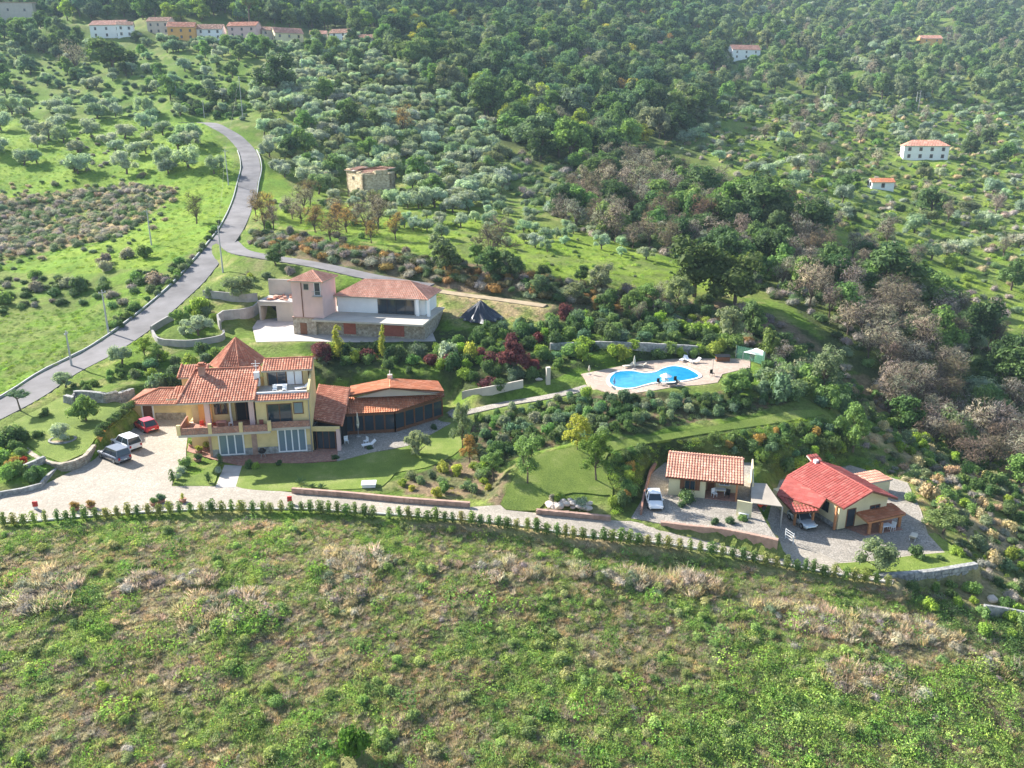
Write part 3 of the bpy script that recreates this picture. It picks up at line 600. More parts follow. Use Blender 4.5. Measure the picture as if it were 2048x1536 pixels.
window(V_, 6.6, 9.3, 3.5, 6.1, .02, M_wood, M_glass, 2, label='dark wooden balcony door'); window(V_, 9.6, 10.6, 4.9, 6.2, .02, M_wood, M_glassl, 1, label='window with pale bluish glass')
window(V_, .9, 3.5, .3, 2.9, -.052, M_frame, M_glassl, 3, 1, fw=.14, name='french_window'); window(V_, 7.6, 10.6, .3, 2.9, -.052, M_frame, M_glassl, 4, 1, fw=.14, name='french_window')
window(V_, 6.3, 8.4, 7.05, 8.8, 4.5, M_wood, M_glass, 2); window(V_, 8.5, 10.3, 7.05, 8.8, 4.5, M_wood, M_clothw, 2, label='terrace door with a drawn white curtain')
G().box(5.4, 11.3, .45, .62, 7.02, 7.5).obj('terrace_parapet', M_white, V_)
za = 7.25
roof(V_, [(-3.1, -.7, 6.95), (5.35, -.7, 6.95), (5.35, 5.6, 9.0), (-2.2, 5.6, 9.0)], M_tile, ridges=[((-3.1, -.7, 7.05), (-2.2, 5.6, 9.1)), ((5.35, -.7, 7.05), (5.35, 5.6, 9.1)), ((-2.2, 5.6, 9.1), (5.35, 5.6, 9.1))])
roof(V_, [(5.35, 10.6, 7.6), (-2.2, 10.6, 7.6), (-2.2, 5.6, 9.0), (5.35, 5.6, 9.0)], M_tile)
roof(V_, [(-4.9, 7.9, 7.4), (-1.6, 7.9, 7.4), (-1.6, 10.6, 8.3), (-4.9, 10.6, 8.3)], M_tile, ridges=[((-4.9, 7.9, 7.5), (-4.9, 10.6, 8.4))])
roof(V_, [(-6, 5.6, 5.5), (-2.4, 5.6, 5.5), (-2.4, 8.2, 6.3), (-5.2, 8.2, 6.3)], M_tile)
roof(V_, [(5.4, -.75, 6.85), (11.5, -.75, 6.85), (11.5, .4, 7.25), (5.4, .4, 7.25)], M_tile)
roof(V_, [(5.7, 3.9, 9.0), (11.6, 3.9, 9.0), (11.6, 6.6, 9.75), (5.7, 6.6, 9.75)], M_tile, ridges=[((5.7, 6.6, 9.8), (11.6, 6.6, 9.8))])
roof(V_, [(11.6, 9, 9.0), (5.7, 9, 9.0), (5.7, 6.6, 9.75), (11.6, 6.6, 9.75)], M_tile)
ch = G().box(-.35, .35, -.35, .35, -.8, 1.15).obj('chimney', M_curb, V_, loc=(-1.2, 4.6, 8.7)); G().box(-.5, .5, -.5, .5, 1.15, 1.3).box(-.3, .3, -.3, .3, 1.3, 1.5).obj('chimney_cap', M_tile, ch)
ch = G().box(-.3, .3, -.3, .3, -.8, .9).obj('chimney', M_white, V_, loc=(5.2, 3.5, 8.2)); ch['label'] = 'white chimney beside the terrace'; G().tube((0, 0, .9), (0, 0, 2.3), .04).box(-.5, .5, -.03, .03, 1.9, 1.95).box(-.3, .3, -.03, .03, 1.6, 1.65).obj('aerial', M_white, ch)
G().tube((11.3, -.12, 0), (11.3, -.12, 6.8), .06).obj('drainpipe', M_metal, V_)
for x, z in ((.9, 6.2), (8.6, 6.5)): G().box(x - .12, x + .12, -.15, .0, z, z + .25).obj('wall_lamp', M_black, V_)
# ---- pyramid roof pavilion behind
pc = at(495, 706, 5.0); pc = Vector((-36.2, 101.5, 0)); zap = hz(pc, 676); PV = empty('pavilion', (pc.x, pc.y, 2.5), 0.35, 'octagonal pavilion with tall pointed tiled roof behind the villa', 'pavilion')
rr = 3.6; z0 = zap - 2.5 - 3.3; zt = zap - 2.5
ring = [(rr * math.cos(math.pi * k / 4), rr * math.sin(math.pi * k / 4), z0) for k in range(8)]
G().prism([(x * .8, y * .8) for x, y, _ in ring], -1.5, z0).obj('wall', M_stucco, PV)
for k in range(8):
    a, b2 = ring[k], ring[(k + 1) % 8]; roof(PV, [a, b2, (0, 0, zt)], M_tile, ridges=[(a, (0, 0, zt + .05))])
# ---- garage wing
O, R_, Lw = frame_of((266, 839), (367, 838), 0)
GA = empty('garage', O, R_, 'low yellow garage wing with tiled roof behind the red car', 'garage')
G().box(0, 8.6, 0, 5, 0, 2.25).obj('wall', M_stucco, GA); G().box(3, 8.6, -.06, 0, 0, .9).obj('stone_plinth', M_stone, GA)
G().box(1.3, 1.5, -.07, 0, 0, 2.2).obj('door_jamb', M_white, GA); G().box(2.7, 2.9, -.07, 0, 0, 2.2).obj('door_jamb', M_white, GA); d_ = G().box(1.5, 2.7, -.04, 0, 0, 2.15).obj('garage_door', M_wood, GA); G().box(2.5, 2.56, -.08, -.04, 1.0, 1.1).obj('handle', M_metal, d_)
roof(GA, [(-.5, -.5, 2.2), (8.6, -.5, 2.2), (8.6, 3.2, 3.2), (2.6, 3.2, 3.2)], M_tile, ridges=[((-.5, -.5, 2.3), (2.6, 3.2, 3.3)), ((2.6, 3.2, 3.3), (8.6, 3.2, 3.3))])
roof(GA, [(-.5, 6, 2.2), (-.5, -.5, 2.2), (2.6, 3.2, 3.2)], M_tile); roof(GA, [(8.6, 6, 2.2), (-.5, 6, 2.2), (2.6, 3.2, 3.2), (8.6, 3.2, 3.2)], M_tile)
# ---- veranda annex
A1, A2, A3 = at(688, 870, 0), at(791, 864.5, 0), at(885, 835, 0)
AN = empty('veranda_annex', A2, 0, 'glazed dining annex with orange tiled roofs and dark timber walls', 'annex'); off = Vector(A2)
def loc(p): return tuple(Vector(p) - off)
bk1, bk3 = A1 + Vector((1.5, 8, 0)), A3 + Vector((-.5, 5.5, 0))
g = G(); g.prism([loc(p)[:2] for p in (A1 + Vector((.4, 1, 0)), A2 + Vector((0, 1, 0)), A3 + Vector((-.6, .6, 0)), bk3, bk1)], 0, 2.6); g.obj('wall', M_dark, AN)  # block behind the glass, interior shade painted as near-black
for P_, Q_ in ((A1, A2), (A2, A3)):
    nb = 5
    for i in range(nb + 1): p = P_.lerp(Q_, i / nb) - off; G().box(p.x - .09, p.x + .09, p.y - .09, p.y + .09, 0, 2.6).obj('post', M_wood, AN)
    for i in range(nb):
        p = P_.lerp(Q_, (i + .04) / nb) - off; q = P_.lerp(Q_, (i + .96) / nb) - off; V = [p, q, q + Vector((0, 0, 2.5)), p + Vector((0, 0, 2.5))]
        V = [v + Vector((0, .05, .03)) for v in V] + [v + Vector((0, .1, .03)) for v in V]
        mesh_obj('pane', V, [(0, 1, 2, 3), (7, 6, 5, 4), (0, 4, 5, 1), (3, 2, 6, 7)], M_glass, AN)
    p = P_ - off; q = Q_ - off; d = (q - p).normalized(); G().obox((p + q) / 2 + Vector((0, 0, 2.55)), math.atan2(d.y, d.x), (q - p).length, .2, .2).obox((p + q) / 2 + Vector((0, 0, .25)), math.atan2(d.y, d.x), (q - p).length, .12, .4).obj('beam', M_wood, AN)
def onplane(px, py, A, B, C):
    nn = (B - A).cross(C - A); c0 = Vector((0, 0, CAMZ)); d = atD(px, py, 1.0) - c0; return c0 + d * ((A - c0).dot(nn) / d.dot(nn))
T1, T3, E2 = at(698, 795, 3.55), at(888, 786, 3.3), at(789, 824, 2.7); E1, E3 = onplane(689, 829, T1, T3, E2), onplane(889, 792, T1, T3, E2)
roof(AN, [T1, T3, E3, E2, E1], M_tileo, off=off, under=M_wood)
U0, U1, U2, U3, U4, U5 = at(698, 792, 4.15), at(780, 776, 5.0), at(780, 757, 5.0), at(701, 773, 4.15), at(888, 783, 4.2), at(876, 763, 4.2)
roof(AN, [U3, U0, U1, U2], M_tileo, off=off, ridges=[(U1, U2)], under=M_wood); roof(AN, [U4, U5, U2, U1], M_tileo, off=off, under=M_wood)
dn = Vector((0, .35, 0)); V = [loc(p) for p in (U0 + dn + Vector((.8, 0, -.35)), U4 + dn + Vector((-.8, 0, -.5)), U1 + dn + Vector((0, 0, -.2)))]; V += [(x, y + .2, z) for x, y, z in V]
mesh_obj('gable', V, [(0, 1, 2), (5, 4, 3), (0, 3, 4, 1), (1, 4, 5, 2), (2, 5, 3, 0)], M_off, AN)
G().tube(loc(U2), tuple(Vector(loc(U2)) + Vector((0, 0, 1.1))), .05).obj('aerial', M_white, AN); G().box(*[v for k in range(2) for v in (loc(U2)[k] - .3, loc(U2)[k] + .3)], loc(U2)[2] - .2, loc(U2)[2] + .55).obj('chimney', M_off, AN)
# ---- link wing
k1, k2 = at(622, 902, 0), at(683, 899, 0); off = Vector(k1); LK = empty('link_wing', k1, 0, 'open-fronted wing with dark red roof joining villa and annex', 'annex')
B1, B2, B3, B4 = at(620, 838, 3.2), at(684, 851, 3.0), at(700, 777, 4.7), at(639, 769, 4.9)
roof(LK, [B1, B2, B3, B4], M_tile, off=off, ridges=[(B2, B3), (B1, B4)], under=M_wood)
def lc(p): return tuple(Vector(p) - off)
w_ = Vector(lc(k2)); g = G(); g.box(0.2, w_.x - .1, 2.2, 2.5, 0, 3.3).box(.2, .5, .3, 9, 0, 3).box(w_.x - .4, w_.x - .2, 1, 9, 0, 2.9).obj('wall', M_dark, LK)  # near-black walls paint the shade inside the open front
g = G(); g.box(.2, w_.x, .15, .4, 2.45, 3.0).obj('lintel', M_stucco, LK); G().box(w_.x - .4, w_.x, 0, .5, 0, 2.7).obj('brick_pier', M_pink, LK)
window(LK, .7, w_.x - .7, .1, 2.3, .6, M_wood, M_glass, 3, name='glazed_door')
# ---- upper house
O, R_, Lw = frame_of((588, 668), (850, 681), 5.0)
UH = empty('towered_house', O, R_, 'pink towered house with long white wing and wide terrace', 'house')
G().box(.2, 5.3, 0, 5.4, 2.8, 8.7).obj('tower_wall', M_pink, UH); G().box(.02, 3.9, .05, 5, -1, 2.8).box(3.9, 21.6, .6, 11.5, -1, 2.5).obj('stone_wall', M_stone, UH)
G().box(-.08, 5.0, -.08, .3, 2.7, 2.85).obj('string_course', M_curb, UH)
G().box(5.6, 20.4, 5, 11.8, 2.8, 5.55).obj('wing_wall', M_white, UH)
G().box(3.8, 21.9, -1.2, 11.5, 2.5, 2.78).obj('terrace_slab', M_off, UH)
for x in (19.2, 21.0): G().box(x, x + .45, 4.2, 4.65, 2.8, 5.5).obj('column', M_white, UH)
G().box(8.3, 10.3, .5, .6, .3, 2.3).obj('brick_infill', M_redpl, UH); G().box(14.6, 18.3, .5, .6, .3, 2.3).obj('brick_infill', M_redpl, UH); G().box(1.2, 2.3, -.02, .05, 0, 1.9).obj('door', M_wood, UH)
window(UH, 12.6, 18.6, 2.9, 5.2, 5.0, M_black, M_glass, 4, name='sliding_window'); window(UH, 2.3, 3.1, 7.3, 8.2, 0, M_off, M_glass, 1); window(UH, 4.1, 5.0, 6.5, 8.5, 0, M_frame, M_glass, 1, name='balcony_door')
g = G(); g.box(3.9, 5.4, -.7, 0, 6.3, 6.42)
for k in range(9): x = 3.95 + k * .17; g.tube((x, -.66, 6.42), (x, -.66, 7.2), .015, n=5)
g.box(3.9, 5.4, -.69, -.63, 7.2, 7.25).obj('balcony', M_metal, UH)
G().tube((1.9, -.08, 2.9), (1.9, -.08, 8.6), .07).obj('drainpipe', M_wood, UH)
tw = [(-.15, -.35, 8.6), (5.65, -.35, 8.6), (5.65, 5.75, 8.6), (-.15, 5.75, 8.6)]; ap = (2.75, 2.7, 9.9)
for k in range(4): roof(UH, [tw[k], tw[(k + 1) % 4], ap], M_tilep, ridges=[(tw[k], ap)])
ev = [(5.2, 4.2, 5.5), (21.2, 4.2, 5.5), (21.2, 12.6, 5.5), (5.2, 12.6, 5.5)]; r0, r1 = (9.2, 8.4, 7.6), (17.0, 8.4, 7.6)
roof(UH, [ev[0], ev[1], r1, r0], M_tilep, ridges=[(ev[0], r0), (r0, r1), (ev[1], r1)]); roof(UH, [ev[1], ev[2], r1], M_tilep); roof(UH, [ev[2], ev[3], r0, r1], M_tilep); roof(UH, [ev[3], ev[0], r0], M_tilep)
# bunker garage
O, R_, Lw = frame_of((520, 641), (590, 643), 5.0); BG = empty('bunker_garage', O, R_, 'flat-roofed cream garage with a dark opening left of the pink tower', 'garage')
G().box(0, .3, 0, 5, 0, 3.2).box(3.1, Lw, 0, 5, 0, 3.2).box(.3, 3.1, 0, .4, 2.6, 3.2).box(.3, 3.1, 4.6, 5, 0, 3.2).obj('wall', M_off, BG); G().box(-.1, Lw, -.15, 5, 3.2, 3.4).obj('roof', M_conc, BG)
G().box(.31, 3.09, 3.2, 3.3, 0, 2.6).obj('painted_shade_panel', M_dark, BG); G().box(-.2, Lw, 5.2, 5.5, 2, 6.2).obj('parapet', M_off, BG)  # near-black panel paints the shade inside the garage opening
g = G()
for k in range(14): g.obox((random.uniform(1.4, Lw - .5), random.uniform(.6, 4.2), 3.5 + random.uniform(0, .25)), random.uniform(0, 3), random.uniform(.3, 1.2), random.uniform(.2, .7), random.uniform(.1, .45), a=random.random())
t = g.obj('rubble_pile', M_tilep); t.location = O; t.rotation_euler.z = R_; t['kind'] = 'stuff'; t['label'] = 'heap of spare tiles and boards on the garage roof'
# ---- cottage with orange roof
O, R_, Lw = frame_of((1336, 989), (1470, 1003), -1.5); CT = empty('cottage', O, R_, 'small cream cottage with orange tiled roof and porch beside the drive', 'cottage')
G().box(0, 3.9, 0, 4.6, 0, 2.35).box(3.9, 7.3, 2.0, 4.6, 0, 2.35).prism([(0, 0), (.2, 0), (.2, 4.6), (0, 4.6)], 2.35, [2.4, 2.4, 3.3, 3.3]).obj('wall', M_cream, CT)
G().box(3.9, 7.3, -.1, 2, 0, .06).obj('porch_floor', M_terra, CT)
for x in (7.15,): G().box(x - .1, x + .1, 0, .2, .06, 2.25).obj('post', M_woodl, CT)
G().box(3.9, 7.3, .02, .2, 2.2, 2.4).obj('beam', M_woodl, CT)
f = window(CT, 1.7, 2.8, .9, 1.9, 0, M_wood, M_glass, 2); G().box(1.2, 1.66, -.06, -.003, .85, 1.95).obj('shutter', M_wood, f); G().box(2.84, 3.3, -.06, -.003, .85, 1.95).obj('shutter', M_wood, f)
window(CT, 4.1, 4.9, .08, 2.0, 2.0, M_wood, M_wood, 1, name='door'); window(CT, 5.4, 6.4, .9, 1.9, 2.0, M_frame, M_glassl, 2)
roof(CT, [(-.35, -.55, 2.3), (7.8, -.55, 2.3), (7.8, 3.6, 3.45), (-.35, 3.6, 3.45)], M_tilep, ridges=[((-.35, 3.6, 3.5), (7.8, 3.6, 3.5))], under=M_wood); roof(CT, [(7.8, 5.2, 2.95), (-.35, 5.2, 2.95), (-.35, 3.6, 3.45), (7.8, 3.6, 3.45)], M_tilep, under=M_wood)
# ---- red roofed bungalow
O = at(1682.6, 1017, -.8); O = Vector((O.x, O.y, -3.4)); BW = empty('bungalow', O, math.radians(20), 'cream bungalow with bright red roof at the end of the drive', 'house')
def zz(u): return 4.3 - .4 * abs(3.2 - u)
g = G(); g.box(.1, 6.4, .3, 7.6, 0, zz(.1) - .2); g.add([(.1, .3, 2.85), (6.4, .3, 2.85), (3.2, .3, 4.1), (.1, .5, 2.85), (6.4, .5, 2.85), (3.2, .5, 4.1)], [(0, 1, 2), (5, 4, 3), (0, 2, 5, 3), (1, 4, 5, 2)]); g.box(-2.6, .1, 4.2, 7.6, 0, zz(-2.6) - .1); g.obj('wall', M_cream, BW)
G().box(.02, .1, .5, 4.1, 0, .5).obj('stone_plinth', M_stoneg, BW)
window(BW, 1.9, 3.2, 1.3, 2.3, .1, M_black, M_glass, 2, face='l'); window(BW, 1.2, 2.2, .1, 2.1, .3, M_wood, M_glass, 1, name='door'); window(BW, 4.2, 5.4, .9, 2.0, .3, M_wood, M_glass, 2)
rg = dict(pitch=.34, row=.6, ampl=.06)
def pl(u, v): return (u, v, zz(u))
roof(BW, [pl(-.3, 8.2), pl(-.3, -.6), pl(3.2, -.6), pl(3.2, 8.2)], M_tiler, ridges=[(pl(3.2, -.6), pl(3.2, 8.2)), (pl(-.3, -.6), pl(3.2, -.6))], under=M_wood, **rg)
roof(BW, [pl(-1.75, 1.2), pl(-.3, 1.9), pl(-.3, 8.2), pl(-3.1, 6.3)][::1], M_tiler, under=M_wood, **rg)
roof(BW, [pl(6.9, -.6), pl(6.9, 8.2), pl(3.2, 8.2), pl(3.2, -.6)], M_tiler, under=M_wood, **rg)
q = pl(-3.1, 6.3); q2 = pl(-1.75, 1.2)
roof(BW, [(-4.1, 2.2, 1.75), (-1.8, 1.1, 2.1), (-1.6, 4.6, 2.2), q], M_tiler, under=M_wood, **rg)
ch = G().box(-.2, .2, -.2, .2, -.9, .35).obj('chimney', M_white, BW, loc=(2.9, 7.6, 4.2)); roof(BW, [(3.0, 8.3, 4.0), (4.4, 8.3, 4.0), (4.4, 9.3, 4.4), (3.0, 9.3, 4.4)], M_tiler, **rg)
for u_, v_ in ((-.2, .4), (-3.5, 2.6), (-1.9, 1.8)): G().box(u_ - .1, u_ + .1, v_ - .1, v_ + .1, 0, zz(u_) - .25 if u_ > -1 else 1.7).obj('post', M_woodl, BW)
# pergola in front of the bungalow
gz0 = float(drive_z(39.)); Q = [at(1700, 1015, -1.8), at(1783, 1006, -1.8), at(1812, 1028, -1.88), at(1736, 1045, -1.88)]; off = Vector(((Q[0].x + Q[2].x) / 2, (Q[0].y + Q[2].y) / 2, gz0)); PG = empty('pergola', off, 0, 'open timber porch with orange roof in front of the bungalow', 'pergola')
roof(PG, [Q[3], Q[2], Q[1], Q[0]], M_tileo, off=off, under=M_woodl)
for p in [(1737, 1068), (1760, 1066), (1797, 1054)]:
    p = at(p[0], p[1], gz0) - off; G().box(p.x - .13, p.x + .13, p.y - .13, p.y + .13, 0, 1.3).obj('post', M_woodl, PG)
a_, b_ = Q[3] - off, Q[2] - off; G().obox((a_ + b_) / 2 + Vector((0, .25, -.22)), math.atan2((b_ - a_).y, (b_ - a_).x), (b_ - a_).length * .92, .15, .2).obj('beam', M_woodl, PG)
sheet('porch_tiles', [at(p[0], p[1], gz0) for p in [(1690, 1056), (1730, 1072), (1805, 1060), (1785, 1040)]], const(gz0), M_terra, .06, thick=.1)
# shed behind it
zs = gz0; Q = [at(1741, 967, zs + 1.6), at(1786, 959, zs + 1.6), at(1751, 940, zs + 2.0), at(1707, 948, zs + 2.0)]; off = Vector((Q[0].x, Q[0].y, zs)); SH = empty('shed', off, 0, 'small cream shed with pink tiled roof behind the bungalow', 'shed')
roof(SH, Q, M_tilep, off=off); L4 = [Vector(p) - off for p in Q]; cen = sum(L4, Vector()) / 4; pts = [(cen.lerp(p, .88).x, cen.lerp(p, .88).y) for p in L4]; G().prism(pts, -1.5, [1.35, 1.35, 1.75, 1.75]).obj('wall', M_cream, SH)
# carport canopy
Q = [at(1503, 965, 1.1 - 1.5 + .6), at(1533, 967, .2), at(1565, 1013, -.5), at(1502, 1005, -.5)]; Q[0].z = .2; off = Vector((Q[3].x, Q[3].y, -1.5)); CP_ = empty('carport', off, 0, 'lean-to canopy of dull beige sheeting between cottage and bungalow', 'carport')
V = [tuple(Vector(p) - off) for p in Q]; V += [(x, y, z - .08) for x, y, z in V]; mesh_obj('canopy', V, [(0, 1, 2, 3), (7, 6, 5, 4), (0, 4, 5, 1), (1, 5, 6, 2), (2, 6, 7, 3), (3, 7, 4, 0)], plain('dull_canvas', (.38, .33, .27), .9, .15, .6), CP_)
for p in Q: p = Vector(p) - off; G().box(p.x - .07, p.x + .07, p.y - .07, p.y + .07, -1.6, p.z - .08).obj('post', M_metal, CP_)
wall_line('cream_screen_wall', [at(1472, 1030, -1.5), at(1502, 1036, -1.5)], 1.7, .15, M_cream, 'short cream screen wall beside the carport', step=0)
wall_line('cream_screen_wall', [at(1503, 1000, -1.5), at(1502, 950, -1.5)], 2.0, .15, M_cream, 'tall cream wall between cottage and carport', step=0)
# ---- ruin
O = hit(738, 388); RU = empty('ruined_farmhouse', O, math.radians(-55), 'half-roofed ruined farmhouse of yellow stone among the olive trees', 'ruin'); RU.scale = (1.6, 1.5, .98)
def ruinbox(u0, u1, v0, v1, h): 
    g = G(); t_ = .5
    for a in ((u0, u1, v0, v0 + t_), (u0, u1, v1 - t_, v1), (u0, u0 + t_, v0, v1), (u1 - t_, u1, v0, v1)): g.box(a[0], a[1], a[2], a[3], -3, h + random.uniform(-.3, .3))
    return g
s_ = 1
g = ruinbox(-5.2, .2, 0, 5.5, 6.0); g.box(-4.5, -3, 0, .5, 5.8, 6.3); g.obj('wall', M_ruin, RU)
O2 = (0, 0, 0)
g = ruinbox(0.6, 7.0, -4.6, 1.2, 6.2); g.box(.6, 2.2, -4.6, -4.1, 6, 7.5).box(2.2, 3.1, -4.59, -4.11, 6, 6.9).box(4.6, 5.6, -4.6, -4.1, 6, 6.8).box(.6, 1.1, -4, -2.4, 6, 7.3).box(6.5, 7, -2, .4, 6, 7.2).obj('wall', M_ruin, RU)
G().box(-5, 0, .5, 5, 0, .4).box(1.1, 6.5, -4.1, .7, 0, .4).obj('floor', M_dirt, RU)
roof(RU, [(-5.5, -.3, 5.8), (.4, -.3, 5.8), (.4, 5.6, 7.2), (-5.5, 5.6, 7.2)], M_tileold, old=.08); roof(RU, [(.3, -4.9, 7.0), (4.2, -4.9, 7.0), (3.2, -1.5, 7.9), (.3, -1.5, 7.9)], M_tileold, old=.2)
for (u, v, z_, w2, h2, fc) in ((-2.9, 0, 3.4, .8, 1.5, 'f'), (-3, 0, .6, .7, .8, 'f'), (3, -4.6, 4.6, .7, .9, 'f'), (4.8, -4.6, 1.6, .8, 1.0, 'f')): window(RU, u, u + w2, z_, z_ + h2, v, M_ruin, M_dark, 1, fw=.06)  # window holes closed by panes painted with the darkness inside
g = G()
for k in range(6): g.tube((random.uniform(3, 6.5), -4.4, 7 + random.random() * .5), (random.uniform(3, 8), random.uniform(-1, 2), 7.2 + random.random()), .09)
g.obj('rafter', M_wood, RU)
p = hit(653, 372); G().box(-.7, .7, -.5, .5, -1, 3.4).box(-.4, .4, -.45, .45, 3.4, 4).obj('stone', M_ruin, props(empty('broken_pillar', p, .4), 'broken stone pillar left of the ruined farmhouse', 'pillar'))
# ---- distant houses
def farhouse(px, py, wpx, hm, depth, rise, wm, rm, label, cat='house', nwin=3, rot=0, storeys=2, hip=False, group=None, name='farmhouse'):
    p = hit(px, py); s2 = F / (proj(np.array([tuple(p)]))[1][0]); Wd = wpx / s2; e = empty(name, p, rot, label, cat, group)
    G().box(-Wd / 2, Wd / 2, 0, depth, -3, hm).obj('wall', wm, e)
    x = Wd / 2 + .4; y0, y1 = -.4, depth + .4; ym = depth / 2; zr = hm + rise * 1.45; k = ym if hip else 0
    k = min(k, Wd * .4); a, b2, c_, d = (-x, y0, hm), (x, y0, hm), (x, y1, hm), (-x, y1, hm); r0, r1 = (-x + k, ym, zr), (x - k, ym, zr); rk = dict(pitch=.6, row=1.0, ampl=.1)
    roof(e, [a, b2, r1, r0], rm, **rk); roof(e, [c_, d, r0, r1], rm, **rk)
    if hip: roof(e, [b2, c_, r1], rm, **rk); roof(e, [d, a, r0], rm, **rk)
    else: mesh_obj('gable', [(-x + .4, 0, hm), (-x + .4, depth, hm), (-x + .4, ym, zr - .1), (x - .4, 0, hm), (x - .4, depth, hm), (x - .4, ym, zr - .1)], [(0, 1, 2), (5, 4, 3)], wm, e)
    for s_ in range(storeys):
        for i in range(nwin): u = -Wd / 2 + Wd * (i + .5) / nwin; z_ = .9 + s_ * hm / storeys; window(e, u - .5, u + .5, z_, z_ + 1.3, 0, M_wood, M_glass, 1, fw=.1)
    for i in range(2): v_ = depth * (i + .4) / 2; window(e, v_, v_ + 1, hm * .55, hm * .55 + 1.3, -Wd / 2, M_wood, M_glass, 1, face='l', fw=.1)
    return e
farhouse(1850, 320, 82, 5.6, 8, 1.6, M_white, M_tilep, 'white two-storey villa with pale hipped roof on the right hillside', rot=-.25, hip=True, nwin=4)
farhouse(1765, 380, 44, 2.6, 4, .9, M_white, M_tileo, 'tiny white hut with red roof below the hillside villa', 'hut', 1, storeys=1, name='hut')
farhouse(1862, 93, 42, 6, 9, 2, M_stuccoo, M_tilep, 'orange farmhouse high in the woods at the top right', nwin=2)
farhouse(1492, 118, 60, 6, 9, 2.4, M_white, M_tilep, 'white and pink farmhouse half hidden by trees near the top', nwin=3, rot=.2)
farhouse(1325, 104, 18, 5, 6, 1.5, M_off, M_tilep, 'faint pale hut lost in the dark woods near the top', 'hut', 1, storeys=1, name='hut')
vill = [(20, 45, 95, 11, 10, .5, M_off, M_tilep, 'big pale house block at the top left corner'), (215, 76, 72, 6.5, 9, 2, M_white, M_tilep, 'white house at the left end of the hilltop village'),
        (252, 74, 30, 6, 7, 1.5, M_white, M_tileold, 'narrow white house with balcony in the village row'), (318, 68, 46, 6.5, 8, 1.8, M_off, M_tileold, 'brownish house between the white and the orange village houses'),
        (364, 80, 52, 6.5, 8, 2, M_stuccoo, M_tile, 'orange plastered house in the middle of the village'), (420, 80, 50, 5.5, 8, 2, M_white, M_tileold, 'white house right of the orange village house'),
        (485, 76, 60, 6, 8, 1.8, M_pink, M_tile, 'long pink house with red roof in the village'), (540, 82, 28, 5.5, 8, 1.5, M_off, M_tileold, 'small shaded house beside the long pink one'),
        (580, 90, 56, 6, 9, 2.2, M_cream, M_tilep, 'cream gabled house near the right end of the village'), (637, 84, 32, 4, 7, 1.5, M_off, M_tilep, 'low house behind the cream gabled one'),
        (678, 84, 40, 4.5, 8, 1.8, M_white, M_tileold, 'white house among trees at the right end of the village'), (725, 90, 44, 3.5, 8, 1.6, M_off, M_tileold, 'low reddish house, last of the village row')]
for i, (px, py, wp, h_, d_, r_, wm, rm, lb) in enumerate(vill): farhouse(px, py, wp, h_, d_, r_, wm, rm, lb, rot=[.1, -.15, .3, -.1, .12, 0, -.12, .2, .5, .1, -.3, -.2][i], nwin=3 if wp > 40 else 2, group='houses of the hilltop village', name='village_house')

wall_line('rusty_edge_wall', [at(1282, 1030, -1.5), at(1287, 1000, -1.5), at(1300, 950, -1.5), at(1312, 932, -1.5)], .7, .2, M_terra, 'rust-coloured low wall along the left side of the cottage driveway', step=0)
# ================================================================== PLANTS
def leafmat(name, src, trans=.35, warm=(1.2, 1.3, .85)):
    m, n, b = nodemat(name, .75, .12)
    if src == 'OBJ': tint = N(n, 'ShaderNodeObjectInfo').outputs['Color']
    else: a = N(n, 'ShaderNodeAttribute', attribute_name='tint', attribute_type='INSTANCER'); tint = a.outputs['Color']
    v = N(n, 'ShaderNodeAttribute', attribute_name='v'); k = ramp(n, v.outputs['Fac'], [(0, (.62, .68, .62)), (.6, (1.0, 1.0, 1.0)), (1, (1.6, 1.5, 1.25))])
    colr = mixc(n, 1, tint, k, 'MULTIPLY'); n.links.new(colr, b.inputs['Base Color'])
    t = N(n, 'ShaderNodeBsdfTranslucent'); n.links.new(mixc(n, 1, colr, warm, 'MULTIPLY'), t.inputs[0]); mx = N(n, 'ShaderNodeMixShader'); mx.inputs[0].default_value = trans
    out = n.nodes['Material Output']; n.links.new(b.outputs[0], mx.inputs[1]); n.links.new(t.outputs[0], mx.inputs[2]); n.links.new(mx.outputs[0], out.inputs[0]); return m
ML = {'OBJ': leafmat('leaf', 'OBJ', .32), 'INS': leafmat('leaf_in_mass', 'INS', .34), 'DRY': leafmat('dry_stalk', 'INS', .35, (1, 1, 1))}
